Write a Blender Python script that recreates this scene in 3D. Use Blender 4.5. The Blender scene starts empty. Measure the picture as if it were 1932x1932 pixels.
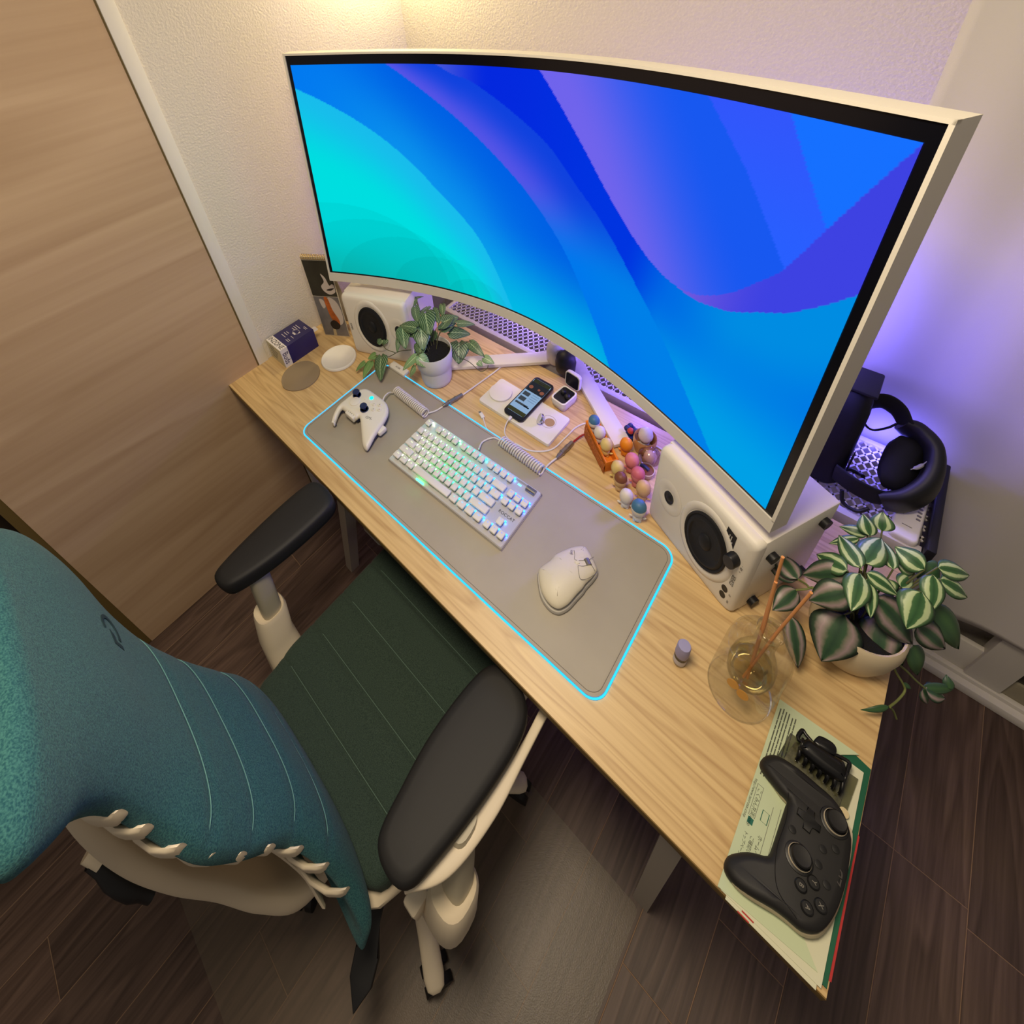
import bpy, bmesh, math, random
from mathutils import Vector, Matrix, Quaternion
random.seed(7)
SC = bpy.context.scene
COL = SC.collection
DZ = 0.77            # desk top height above the floor; shapes below are written with z = 0 on the desk top
F = -DZ              # floor level in those coordinates

# ------------------------------------------------------------------ camera
cam = bpy.data.cameras.new('camera'); camo = bpy.data.objects.new('camera', cam); COL.objects.link(camo)
right = Vector((.71757151, .68585193, -.12123641)); down = Vector((.30830843, -.46887895, -.82770673)); fwd = Vector((-.62452946, .55656056, -.54790811))
M = Matrix((right, -down, -fwd)).transposed().to_4x4()
M.translation = Vector((1.37976544, -.23815772, 1.13900619 + DZ))
camo.matrix_world = M
cam.sensor_fit = 'HORIZONTAL'; cam.sensor_width = 36; cam.lens = 939.4545 / 1932 * 36
cam.shift_x = (966 - 829.897) / 1932; cam.shift_y = (490.575 - 966) / 1932
cam.clip_start = .02; cam.clip_end = 50
SC.camera = camo

# ------------------------------------------------------------------ world, lamps, exposure
def lin(c):
    return tuple(((v / 255) / 12.92 if v / 255 <= .04045 else ((v / 255 + .055) / 1.055) ** 2.4) for v in c)
w = bpy.data.worlds.new('room_ambient'); SC.world = w; w.use_nodes = True
bg = w.node_tree.nodes['Background']; bg.inputs[0].default_value = (1.0, .87, .74, 1); bg.inputs[1].default_value = .20
def lamp(name, kind, loc, energy, col, size=.1, rot=None, target=None, size_y=None, shape=None, spread=None):
    l = bpy.data.lights.new(name, kind); l.energy = energy; l.color = col
    if kind == 'AREA':
        l.shape = shape or ('RECTANGLE' if size_y else 'DISK'); l.size = size
        if size_y: l.size_y = size_y
        if spread: l.spread = spread
    else: l.shadow_soft_size = size
    o = bpy.data.objects.new(name, l); COL.objects.link(o); o.location = (loc[0], loc[1], loc[2] + DZ)
    if target: o.rotation_euler = (Vector(target) - Vector(loc)).to_track_quat('-Z', 'Y').to_euler()
    elif rot: o.rotation_euler = rot
    return o
lamp('ceiling_lamp', 'AREA', (1.12, -.12, 1.58), 20, (1.0, .83, .60), size=.42, target=(1.12, -.12, 0))
lamp('corner_lamp', 'POINT', (.14, .86, 1.26), 11, (1.0, .84, .46), size=.05)
lamp('led_lamp_right', 'POINT', (1.29, .78, .34), 6.5, (.16, .13, 1.0), size=.05)
lamp('led_lamp_rack', 'POINT', (1.53, .90, .03), .7, (.14, .12, 1.0), size=.03)
lamp('led_lamp_middle', 'POINT', (1.05, .84, .10), 2.4, (.26, .17, 1.0), size=.03)
lamp('led_lamp_left', 'POINT', (.60, .84, .08), 1.2, (.30, .20, 1.0), size=.03)
SC.view_settings.view_transform = 'Standard'; SC.view_settings.look = 'None'
SC.view_settings.exposure = 0; SC.view_settings.gamma = 1; SC.view_settings.use_curve_mapping = False

# ------------------------------------------------------------------ materials
MATS = {}
def node(nt, typ, **kw):
    n = nt.nodes.new(typ)
    for k, v in kw.items():
        if k.startswith('i_'):
            key = k[2:]; key = int(key) if key.isdigit() else key.replace('_', ' ')
            n.inputs[key].default_value = v
        else: setattr(n, k, v)
    return n
def mat(name, col, rough=.5, metal=0, bump=None, var=None, emis=None, estr=1, alpha=1, trans=0, ior=1.45, sheen=0, coat=0, spec=None):
    if name in MATS: return MATS[name]
    m = bpy.data.materials.new(name); m.use_nodes = True; nt = m.node_tree; b = nt.nodes['Principled BSDF']
    c = lin(col) + (1,)
    b.inputs['Base Color'].default_value = c; b.inputs['Roughness'].default_value = rough; b.inputs['Metallic'].default_value = metal
    b.inputs['IOR'].default_value = ior; b.inputs['Alpha'].default_value = alpha; b.inputs['Transmission Weight'].default_value = trans
    b.inputs['Coat Weight'].default_value = coat; b.inputs['Sheen Weight'].default_value = sheen
    if spec is not None: b.inputs['Specular IOR Level'].default_value = spec
    if emis: b.inputs['Emission Color'].default_value = lin(emis) + (1,); b.inputs['Emission Strength'].default_value = estr
    if bump or var: tc = node(nt, 'ShaderNodeTexCoord')
    if var:
        n = node(nt, 'ShaderNodeTexNoise', i_Scale=var[0], i_Detail=4.0); nt.links.new(tc.outputs['Object'], n.inputs['Vector'])
        r = node(nt, 'ShaderNodeMapRange', i_1=.3, i_2=.7, i_3=1 - var[1], i_4=1 + var[1]); nt.links.new(n.outputs[0], r.inputs[0])
        mx = node(nt, 'ShaderNodeVectorMath', operation='SCALE'); mx.inputs[0].default_value = c[:3]
        nt.links.new(r.outputs[0], mx.inputs['Scale']); nt.links.new(mx.outputs[0], b.inputs['Base Color'])
    if bump:
        n = node(nt, 'ShaderNodeTexNoise', i_Scale=bump[0], i_Detail=3.0); nt.links.new(tc.outputs['Object'], n.inputs['Vector'])
        bp = node(nt, 'ShaderNodeBump', i_Strength=bump[1], i_Distance=bump[2] if len(bump) > 2 else .002)
        nt.links.new(n.outputs[0], bp.inputs['Height']); nt.links.new(bp.outputs[0], b.inputs['Normal'])
    MATS[name] = m; return m
def glow(name, col, strength=1.0):
    if name in MATS: return MATS[name]
    m = bpy.data.materials.new(name); m.use_nodes = True; nt = m.node_tree; nt.nodes.clear()
    e = node(nt, 'ShaderNodeEmission', i_Strength=strength); e.inputs[0].default_value = lin(col) + (1,)
    o = node(nt, 'ShaderNodeOutputMaterial'); nt.links.new(e.outputs[0], o.inputs[0]); MATS[name] = m; return m
def wood(name, base, dark, axis, scale, freq, contrast, rough=.45, light=None, rnd=False, bumpd=.0006, fine=160, sharp=False):
    """contour-line wood grain along an axis of the object's own coordinates"""
    m = bpy.data.materials.new(name); m.use_nodes = True; nt = m.node_tree; b = nt.nodes['Principled BSDF']; L = nt.links.new
    tc = node(nt, 'ShaderNodeTexCoord'); mp = node(nt, 'ShaderNodeMapping'); L(tc.outputs['Object'], mp.inputs[0])
    s = [scale[1]] * 3; s[axis] = scale[0]; mp.inputs['Scale'].default_value = s
    vec = mp.outputs[0]
    if rnd:
        oi = node(nt, 'ShaderNodeObjectInfo'); mu = node(nt, 'ShaderNodeMath', operation='MULTIPLY', i_1=37.0); L(oi.outputs['Random'], mu.inputs[0])
        ad = node(nt, 'ShaderNodeVectorMath', operation='ADD'); L(vec, ad.inputs[0]); L(mu.outputs[0], ad.inputs[1]); vec = ad.outputs[0]
    n = node(nt, 'ShaderNodeTexNoise', i_Scale=1.0, i_Detail=2.0, i_Roughness=.45); L(vec, n.inputs['Vector'])
    mu = node(nt, 'ShaderNodeMath', operation='MULTIPLY', i_1=freq); L(n.outputs[0], mu.inputs[0])
    fr = node(nt, 'ShaderNodeMath', operation='FRACT'); L(mu.outputs[0], fr.inputs[0])
    rp = node(nt, 'ShaderNodeValToRGB'); L(fr.outputs[0], rp.inputs[0]); e = rp.color_ramp.elements
    e[0].position = 0; e[0].color = (1, 1, 1, 1); e[1].position = .55; e[1].color = (.35, .35, .35, 1)
    x = rp.color_ramp.elements.new(.80); x.color = (.1, .1, .1, 1); x = rp.color_ramp.elements.new(1.0); x.color = (1, 1, 1, 1)
    if sharp:
        e[1].position = .28; e[1].color = (.25, .25, .25, 1); e[2].position = .75; e[2].color = (.04, .04, .04, 1)
    mp2 = node(nt, 'ShaderNodeMapping'); L(tc.outputs['Object'], mp2.inputs[0]); s2 = [fine] * 3; s2[axis] = fine / 30; mp2.inputs['Scale'].default_value = s2
    n2 = node(nt, 'ShaderNodeTexNoise', i_Scale=1.0, i_Detail=3.0); L(mp2.outputs[0], n2.inputs['Vector'])
    a = node(nt, 'ShaderNodeMath', operation='MULTIPLY', i_1=contrast); L(rp.outputs[0], a.inputs[0])
    a2 = node(nt, 'ShaderNodeMapRange', i_1=.35, i_2=.75, i_3=0.0, i_4=.35); L(n2.outputs[0], a2.inputs[0])
    sm = node(nt, 'ShaderNodeMath', operation='ADD', use_clamp=True); L(a.outputs[0], sm.inputs[0]); L(a2.outputs[0], sm.inputs[1])
    mix = node(nt, 'ShaderNodeMix', data_type='RGBA'); mix.inputs[6].default_value = lin(base) + (1,); mix.inputs[7].default_value = lin(dark) + (1,)
    L(sm.outputs[0], mix.inputs[0]); out = mix.outputs[2]
    if rnd:
        hv = node(nt, 'ShaderNodeMapRange', i_1=0.0, i_2=1.0, i_3=.78, i_4=1.22); L(oi.outputs['Random'], hv.inputs[0])
        sc = node(nt, 'ShaderNodeVectorMath', operation='SCALE'); L(out, sc.inputs[0]); L(hv.outputs[0], sc.inputs['Scale']); out = sc.outputs[0]
    L(out, b.inputs['Base Color']); b.inputs['Roughness'].default_value = rough
    bp = node(nt, 'ShaderNodeBump', i_Strength=.35, i_Distance=bumpd); L(sm.outputs[0], bp.inputs['Height']); L(bp.outputs[0], b.inputs['Normal'])
    MATS[name] = m; return m

WHITE = mat('white_plastic', (226, 222, 214), .42)
WHITE2 = mat('white_matte', (222, 219, 212), .6)
CREAM = mat('cream_plastic', (222, 210, 186), .5)
BLACK = mat('black_plastic', (17, 17, 19), .5)
BLACKG = mat('black_gloss', (10, 11, 18), .18)
RUBBER = mat('black_rubber', (24, 23, 23), .62, bump=(900, .12, .0004))
WALLP = mat('wallpaper', (216, 208, 196), .85, bump=(170, .55, .004), var=(240, .03))
TRIMM = mat('trim_white', (222, 217, 208), .5)
DOORW = wood('door_laminate', (196, 168, 136), (168, 138, 106), 1, (.30, 2.6), 7, .5, .55, fine=45)
FLOORW = wood('floor_wood', (66, 49, 41), (116, 94, 82), 1, (1.1, 11), 9, .5, .5, rnd=True)
DESKW = wood('desk_wood', (220, 190, 136), (164, 124, 78), 0, (.9, 15), 13, .42, .42, sharp=True)
DESKE = mat('desk_edge', (122, 96, 48), .5)
GAPM = mat('floor_gap', (150, 122, 98), .8)
BROWNL = mat('brown_gap', (96, 78, 36), .7)
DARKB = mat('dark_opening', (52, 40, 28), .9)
METALG = mat('metal_grey', (150, 146, 142), .35, metal=.85)
CHROME = mat('chrome', (200, 200, 205), .12, metal=1)
GREYF = mat('grey_fabric_dark', (46, 44, 46), .9, bump=(1500, .4, .0006))

# ------------------------------------------------------------------ mesh helpers
def cr(pts, n):
    """Catmull-Rom resampling of a point list, n steps per span"""
    P = [Vector(p) for p in pts]; P = [P[0] * 2 - P[1]] + P + [P[-1] * 2 - P[-2]]; out = []
    for i in range(1, len(P) - 2):
        a, b, c, d = P[i - 1], P[i], P[i + 1], P[i + 2]
        for k in range(n):
            t = k / n
            out.append(.5 * ((2 * b) + (c - a) * t + (2 * a - 5 * b + 4 * c - d) * t * t + (3 * b - a - 3 * c + d) * t ** 3))
    out.append(P[-2]); return out
def crc(pts, n):
    """closed Catmull-Rom"""
    P = [Vector(p) for p in pts]; m = len(P); out = []
    for i in range(m):
        a, b, c, d = P[i - 1], P[i], P[(i + 1) % m], P[(i + 2) % m]
        for k in range(n):
            t = k / n
            out.append(.5 * ((2 * b) + (c - a) * t + (2 * a - 5 * b + 4 * c - d) * t * t + (3 * b - a - 3 * c + d) * t ** 3))
    return out
def box(bm, lo, hi, mtx=None, bev=0, seg=2):
    lo, hi = Vector(lo), Vector(hi)
    r = bmesh.ops.create_cube(bm, size=1); vs = r['verts']
    for v in vs:
        v.co = Vector(((v.co.x + .5) * (hi.x - lo.x) + lo.x, (v.co.y + .5) * (hi.y - lo.y) + lo.y, (v.co.z + .5) * (hi.z - lo.z) + lo.z))
    if bev:
        es = list({e for v in vs for e in v.link_edges})
        r2 = bmesh.ops.bevel(bm, geom=es, offset=bev, segments=seg, affect='EDGES', profile=.5); vs = list({v for v in r2['verts']} | {v for v in vs if v.is_valid})
    if mtx is not None:
        for v in vs: v.co = mtx @ v.co
    return vs
def rings(bm, R, cap=True, closed=True):
    """skin a list of equal-length rings"""
    V = [[bm.verts.new(p) for p in r] for r in R]; n = len(R[0])
    for i in range(len(V) - 1):
        for j in range(n if closed else n - 1):
            k = (j + 1) % n
            bm.faces.new((V[i][j], V[i][k], V[i + 1][k], V[i + 1][j]))
    if cap and closed:
        bm.faces.new(V[0][::-1]); bm.faces.new(V[-1])
    return V
def tube(bm, pts, r, seg=10, cap=True, n=0, close=False):
    P = [Vector(p) for p in (cr(pts, n) if n else pts)]
    rr = r if isinstance(r, (list, tuple)) else [r] * len(P)
    if len(rr) != len(P): rr = [rr[min(len(rr) - 1, int(i / max(1, len(P) - 1) * (len(rr) - 1) + .5))] for i in range(len(P))]
    up = Vector((0, 0, 1)); R = []; nrm = None
    for i, p in enumerate(P):
        t = (P[(i + 1) % len(P)] - P[i - 1]) if close else (P[min(i + 1, len(P) - 1)] - P[max(i - 1, 0)])
        t = t.normalized() if t.length > 1e-9 else Vector((0, 0, 1))
        if nrm is None: nrm = t.cross(up) if abs(t.z) < .95 else t.cross(Vector((1, 0, 0)))
        nrm = (nrm - t * nrm.dot(t)).normalized(); bn = t.cross(nrm)
        R.append([p + (nrm * math.cos(2 * math.pi * k / seg) + bn * math.sin(2 * math.pi * k / seg)) * rr[i] for k in range(seg)])
    if close: R.append(R[0]); rings(bm, R, cap=False)
    else: rings(bm, R, cap=cap)
def lathe(bm, prof, seg=32, center=(0, 0, 0), mtx=None):
    """profile of (radius, z); radius 0 ends are capped by fans"""
    c = Vector(center); V = []
    for r, z in prof:
        if r < 1e-6: V.append([bm.verts.new(c + Vector((0, 0, z)))])
        else: V.append([bm.verts.new(c + Vector((r * math.cos(2 * math.pi * k / seg), r * math.sin(2 * math.pi * k / seg), z))) for k in range(seg)])
    for a, b in zip(V[:-1], V[1:]):
        for k in range(seg):
            k2 = (k + 1) % seg
            if len(a) == 1 and len(b) == 1: continue
            if len(a) == 1: bm.faces.new((a[0], b[k2], b[k]))
            elif len(b) == 1: bm.faces.new((a[k], a[k2], b[0]))
            else: bm.faces.new((a[k], a[k2], b[k2], b[k]))
    vs = [v for r in V for v in r]
    if mtx is not None:
        for v in vs: v.co = mtx @ v.co
    return vs
def prism(bm, pts, z0, z1, mtx=None, bev=0, seg=2, taper=1.0):
    """extruded outline (2D points) from z0 to z1"""
    n = len(pts); cx = sum(p[0] for p in pts) / n; cy = sum(p[1] for p in pts) / n
    a = [bm.verts.new((p[0], p[1], z0)) for p in pts]; b = [bm.verts.new((cx + (p[0] - cx) * taper, cy + (p[1] - cy) * taper, z1)) for p in pts]
    fb = bm.faces.new(a[::-1]); ft = bm.faces.new(b)
    for i in range(n): bm.faces.new((a[i], a[(i + 1) % n], b[(i + 1) % n], b[i]))
    vs = a + b
    if bev:
        r = bmesh.ops.bevel(bm, geom=list(ft.edges), offset=bev, segments=seg, affect='EDGES', profile=.5); vs = list({v for v in vs if v.is_valid} | set(r['verts']))
    if mtx is not None:
        for v in vs: v.co = mtx @ v.co
    return vs
def sell(cx, cy, hw, hh, n=32, e=4.0):
    """superellipse points"""
    out = []
    for k in range(n):
        t = 2 * math.pi * k / n; c, s = math.cos(t), math.sin(t)
        out.append((cx + hw * math.copysign(abs(c) ** (2 / e), c), cy + hh * math.copysign(abs(s) ** (2 / e), s)))
    return out
def rrect(x0, y0, x1, y1, r, n=6):
    out = []
    for cx, cy, a in ((x1 - r, y0 + r, -90), (x1 - r, y1 - r, 0), (x0 + r, y1 - r, 90), (x0 + r, y0 + r, 180)):
        for k in range(n + 1):
            t = math.radians(a + 90 * k / n); out.append((cx + r * math.cos(t), cy + r * math.sin(t)))
    return out
def finish(name, bm, m, parent=None, smooth=40, label=None, kind=None, fix=True, uv=None):
    if fix: bmesh.ops.recalc_face_normals(bm, faces=bm.faces[:])
    me = bpy.data.meshes.new(name); bm.to_mesh(me); bm.free()
    return link(name, me, m, parent, smooth, label, kind)
def link(name, me, m, parent=None, smooth=40, label=None, kind=None):
    if m is not None:
        me.materials.clear()
        for x in (m if isinstance(m, (list, tuple)) else [m]): me.materials.append(x)
    if smooth:
        for p in me.polygons: p.use_smooth = True
        if smooth < 170: me.set_sharp_from_angle(angle=math.radians(smooth))
    o = bpy.data.objects.new(name, me); COL.objects.link(o)
    if parent: o.parent = parent
    if label: o['label'] = label
    if kind: o['kind'] = kind
    return o
TOP = []
def thing(name, label, cat, loc=(0, 0, 0), rz=0, group=None):
    o = bpy.data.objects.new(name, None); o.empty_display_size = .02; COL.objects.link(o); o.location = (loc[0], loc[1], loc[2] + DZ); o.rotation_euler = (0, 0, rz)
    o['label'] = label; o['category'] = cat
    if group: o['group'] = group
    return o
def solo(o, label, cat, loc=(0, 0, 0), rz=0, group=None):
    """a thing that is one mesh"""
    o.location = (loc[0], loc[1], loc[2] + DZ); o.rotation_euler = (0, 0, rz); o['label'] = label; o['category'] = cat
    if group: o['group'] = group
    return o
def struct(o):
    o['kind'] = 'structure'; o.location.z += DZ; return o
def B(): return bmesh.new()
def text_me(s, size, ext=.0002, align='CENTER', font_bold=False, space=1.0):
    cu = bpy.data.curves.new('txt', 'FONT'); cu.body = s; cu.size = size; cu.extrude = ext; cu.align_x = align; cu.align_y = 'CENTER'; cu.resolution_u = 3; cu.space_character = space
    o = bpy.data.objects.new('txt', cu); me = bpy.data.meshes.new_from_object(o); bpy.data.objects.remove(o); bpy.data.curves.remove(cu); return me
def text(name, s, size, m, parent, loc, xdir, ydir, ext=.0002, align='CENTER', space=1.0, shear=0, squeeze=1.0, label=None):
    """flat lettering lying in the plane spanned by xdir (reading direction) and ydir (up)"""
    me = text_me(s, size, ext, align, space=space); x = Vector(xdir).normalized(); y = Vector(ydir); y = (y - x * y.dot(x)).normalized(); z = x.cross(y)
    mt = Matrix((x * squeeze, y + x * shear, z)).transposed().to_4x4(); mt.translation = Vector(loc); me.transform(mt)
    return link(name, me, m, parent, 0, label)
def copy_tree(o, parent=None):
    c = o.copy(); COL.objects.link(c); c.parent = parent
    for ch in list(o.children): copy_tree(ch, c)
    return c

# ================================================================== the setting
def slab(name, lo, hi, m, parent=None, bev=0): 
    b = B(); box(b, lo, hi, bev=bev); return finish(name, b, m, parent)
floor = struct(slab('floor', (-.6, -2.6, F - .05), (3.4, 1.3, F - .0009), GAPM))
pw, pl = .1266, .91
pm = None
known = {0: -.095, 11: -.079, 13: .493, 14: .493}
k0 = -4
for k in range(k0, 23):
    x0 = .067 + k * pw
    y = known.get(k, .35 + .37 * ((k * 7) % 5) - .8)
    while y > -2.5: y -= pl
    while y < 1.25:
        if pm is None:
            b = B(); box(b, (.0009, .0009, -.012), (pw - .0009, pl - .0009, 0), bev=.0004, seg=1); o = finish('plank', b, FLOORW, floor, 30); pm = o.data
        else:
            o = bpy.data.objects.new('plank', pm); COL.objects.link(o); o.parent = floor
        o.location = (x0, y, F); y += pl
wl = struct(slab('wall_left', (-.12, .117, F), (0, 1.1, 1.66), WALLP))
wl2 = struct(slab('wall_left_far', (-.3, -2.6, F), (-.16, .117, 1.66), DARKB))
wb = struct(slab('wall_back', (-.12, .9845, F), (1.45, 1.12, 1.66), WALLP))
wb2 = struct(slab('wall_back_window_side', (1.45, 1.06, F), (3.4, 1.2, 1.66), WALLP))
door = struct(slab('door_1', (-.05, -.578, F + .006), (.004, .108, 1.5), DOORW))
slab('door_edge', (-.05, .108, F + .006), (.003, .1125, 1.5), BROWNL, door)
slab('door_edge', (-.05, -.60, F + .006), (.001, -.578, 1.5), BROWNL, door)
trim = struct(slab('trim_1', (-.03, .113, F), (.006, .148, 1.6), TRIMM, bev=.002))
bbl = struct(slab('baseboard_back', (0, .972, F), (1.45, .9845, F + .06), TRIMM, bev=.002))
# window frame below the curtain
win = struct(slab('window_1', (1.45, .951, F), (3.2, 1.06, F + .034), TRIMM, bev=.003))
slab('bottom_rail', (1.45, .985, F + .034), (1.93, 1.0, F + .17), TRIMM, win, bev=.003)
slab('rail_lip', (1.45, .97, F + .034), (3.2, .985, F + .05), TRIMM, win, bev=.002)
slab('stile', (1.905, .975, F + .05), (1.975, 1.01, 1.3), TRIMM, win, bev=.003)
slab('bottom_rail', (1.975, .985, F + .034), (3.2, 1.0, F + .12), mat('sash_grey', (150, 142, 122), .5), win, bev=.003)
slab('pane', (1.975, .992, F + .12), (3.2, .997, 1.3), mat('window_glass_night', (60, 58, 52), .15), win)
# curtain: a hanging sheet with soft folds
b = B(); R = []
for i in range(81):
    x = 1.366 + i / 80 * 1.3
    yy = .957 + .006 * math.sin(x * 17) + .003 * math.sin(x * 41 + 1)
    R.append((x, yy))
z0, z1 = -.475, 1.6
V = [[b.verts.new((x, y - (.012 * math.exp(-((z - z0) / .05) ** 2)) * .4, z + .006 * math.sin(x * 17) * (1 if z == z0 else 0))) for z in (z0, z0 + .02, z0 + .12, z0 + .6, z1)] for x, y in R]
for i in range(80):
    for j in range(4): b.faces.new((V[i][j], V[i + 1][j], V[i + 1][j + 1], V[i][j + 1]))
cur = finish('curtain', b, mat('curtain_cloth', (206, 200, 194), .9, bump=(900, .25, .0008)), None, 180)
cur.modifiers.new('thick', 'SOLIDIFY').thickness = .004
solo(cur, 'plain white cloth curtain hanging right of the screen, lit violet', 'curtain')

# ================================================================== desk
LX, LY = 1.6176, .668
d = thing('desk', 'light wood desk with a dark front edge along the left wall', 'desk', (.8, .33, F))
def desk_part(name, lo, hi, m, bev=.0015):
    b = B(); o = Vector((.8, .33, F)); box(b, Vector(lo) - o, Vector(hi) - o, bev=bev); return finish(name, b, m, d)
dt = desk_part('tabletop', (.001, .0012, -.024), (LX, LY, 0), DESKW, .001)
desk_part('edge_band', (.001, 0, -.0235), (LX, .0012, -.0005), DESKE, .0003)
desk_part('rear_rail', (.08, .60, -.09), (1.54, .64, -.024), mat('desk_steel', (176, 168, 156), .45))
STEEL = MATS['desk_steel']
def dleg(p0, p1, wx, wy):
    b = B(); o = Vector((.8, .33, F)); p0 = Vector(p0) - o; p1 = Vector(p1) - o
    R = [[p + Vector((a * wx / 2, c * wy / 2, 0)) for a, c in ((-1, -1), (1, -1), (1, 1), (-1, 1))] for p in (p0, p1)]
    rings(b, R); finish('leg', b, STEEL, d, 20)
dleg((1.434, .036, -.024), (1.451, .036, F), .034, .034); dleg((1.434, .62, -.024), (1.451, .62, F), .034, .034)
dleg((.585, .03, -.024), (.345, .036, F), .034, .034); dleg((.2, .62, -.024), (.16, .62, F), .034, .034)
desk_part('cross_beam', (.2, .30, -.06), (1.44, .33, -.024), STEEL)
# ================================================================== curved monitor on a V-shaped stand
MX, MY, MZ, MYAW, MPIT, MW, MH = .7927, .5557, .29, -.02045, -.07863, 1.20556, .62598
A2, A3, A4 = .59496, -.0616, -.22523
MROT = Matrix.Rotation(MYAW, 3, 'Z') @ Matrix.Rotation(MPIT, 3, 'X')
def mpt(s, z, dep=0.0):
    """point of the curved panel: s across (0..1), z up in metres, dep behind the front surface (local to the monitor root)"""
    u = (s - .5) * MW; y = -(A2 * u * u + A3 * u ** 3 + A4 * u ** 4); dy = -(2 * A2 * u + 3 * A3 * u * u + 4 * A4 * u ** 3)
    nx, ny = -dy, 1.0; L = math.hypot(nx, ny)
    return MROT @ Vector((u + nx / L * dep, y + ny / L * dep, z))
mon = thing('curved_monitor', 'large white curved monitor showing blue abstract waves', 'monitor', (MX, MY, MZ))
def mshell(name, s0, s1, za, zb, d0, d1, m, n=48, sm=30):
    b = B(); R = []
    for i in range(n + 1):
        s = s0 + (s1 - s0) * i / n
        R.append([mpt(s, za, d0), mpt(s, zb, d0), mpt(s, zb, d1), mpt(s, za, d1)])
    rings(b, R); return finish(name, b, m, mon, sm)
MONW = mat('monitor_white', (212, 206, 194), .38)
mshell('housing', -.004, 1.004, -.030, MH + .005, .004, .034, MONW)
mshell('rear_shell', .06, .94, .02, MH - .06, .034, .062, MONW)
mshell('top_rim', -.004, 1.004, MH + .0, MH + .005, -.003, .004, MONW)
mshell('side_rim', 1.0, 1.004, -.004, MH + .005, -.003, .004, MONW, 2)
mshell('side_rim', -.004, 0.0, -.004, MH + .005, -.003, .004, MONW, 2)
mshell('chin', -.004, 1.004, -.030, -.001, -.003, .004, MONW)
mshell('bezel', 0, 1, -.001, MH, .0, .004, BLACKG)
# picture: procedural colour field on a fine grid
def poly(pts):
    def f(s):
        if s <= pts[0][0]: (x0, y0), (x1, y1) = pts[0], pts[1]
        elif s >= pts[-1][0]: (x0, y0), (x1, y1) = pts[-2], pts[-1]
        else:
            for (x0, y0), (x1, y1) in zip(pts[:-1], pts[1:]):
                if s <= x1: break
        return y0 + (y1 - y0) * (s - x0) / (x1 - x0)
    return f
def smoothp(pts, n=6):
    return poly([(p.x, p.y) for p in cr([(a, b, 0) for a, b in pts], n)])
cA = smoothp([(0, .883), (.058, .825), (.129, .742), (.188, .658), (.246, .558), (.283, .483), (.325, .408), (.371, .317), (.408, .208), (.45, .05)])
cB = smoothp([(.14, 1.03), (.196, .967), (.279, .858), (.358, .75), (.442, .625), (.504, .525), (.575, .383), (.625, .25), (.675, .1), (.72, -.05)])
cC = smoothp([(.25, 1.0), (.296, .967), (.333, .933), (.375, .908), (.462, .817), (.533, .733), (.592, .630), (.655, .53), (.72, .404), (.787, .275), (.84, .16)])
cE = smoothp([(.47, 1.05), (.512, .958), (.579, .808), (.642, .667), (.69, .572), (.725, .517), (.758, .478), (.792, .458), (.829, .467), (.867, .517), (.9, .592), (.921, .65), (.946, .767), (.971, .883), (.992, .975), (1.0, 1.01)])
cG = smoothp([(.792, .458), (.829, .45), (.875, .475), (.908, .517), (.938, .558), (.971, .625), (1.0, .70)])
cH1 = poly([(.75, 1.045), (.787, .967), (.854, .825), (.921, .65)]); cH2 = poly([(.85, 1.07), (.879, .975), (.908, .883), (.946, .767)])
cJ = smoothp([(.8, .458), (.85, .425), (.925, .44), (1.0, .517)])
def mixc(a, b, t):
    t = max(0, min(1, t)); t = t * t * (3 - 2 * t); return tuple(x + (y - x) * t for x, y in zip(a, b))
def gcol(s, t):
    base = mixc((0, 140, 226), (0, 120, 228), (cG(s) - t) / .22 - (s - .86) * 4)
    return mixc(base, (0, 160, 230), (.40 - t) / .34 + (.04 if t < cJ(s) else 0))
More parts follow.
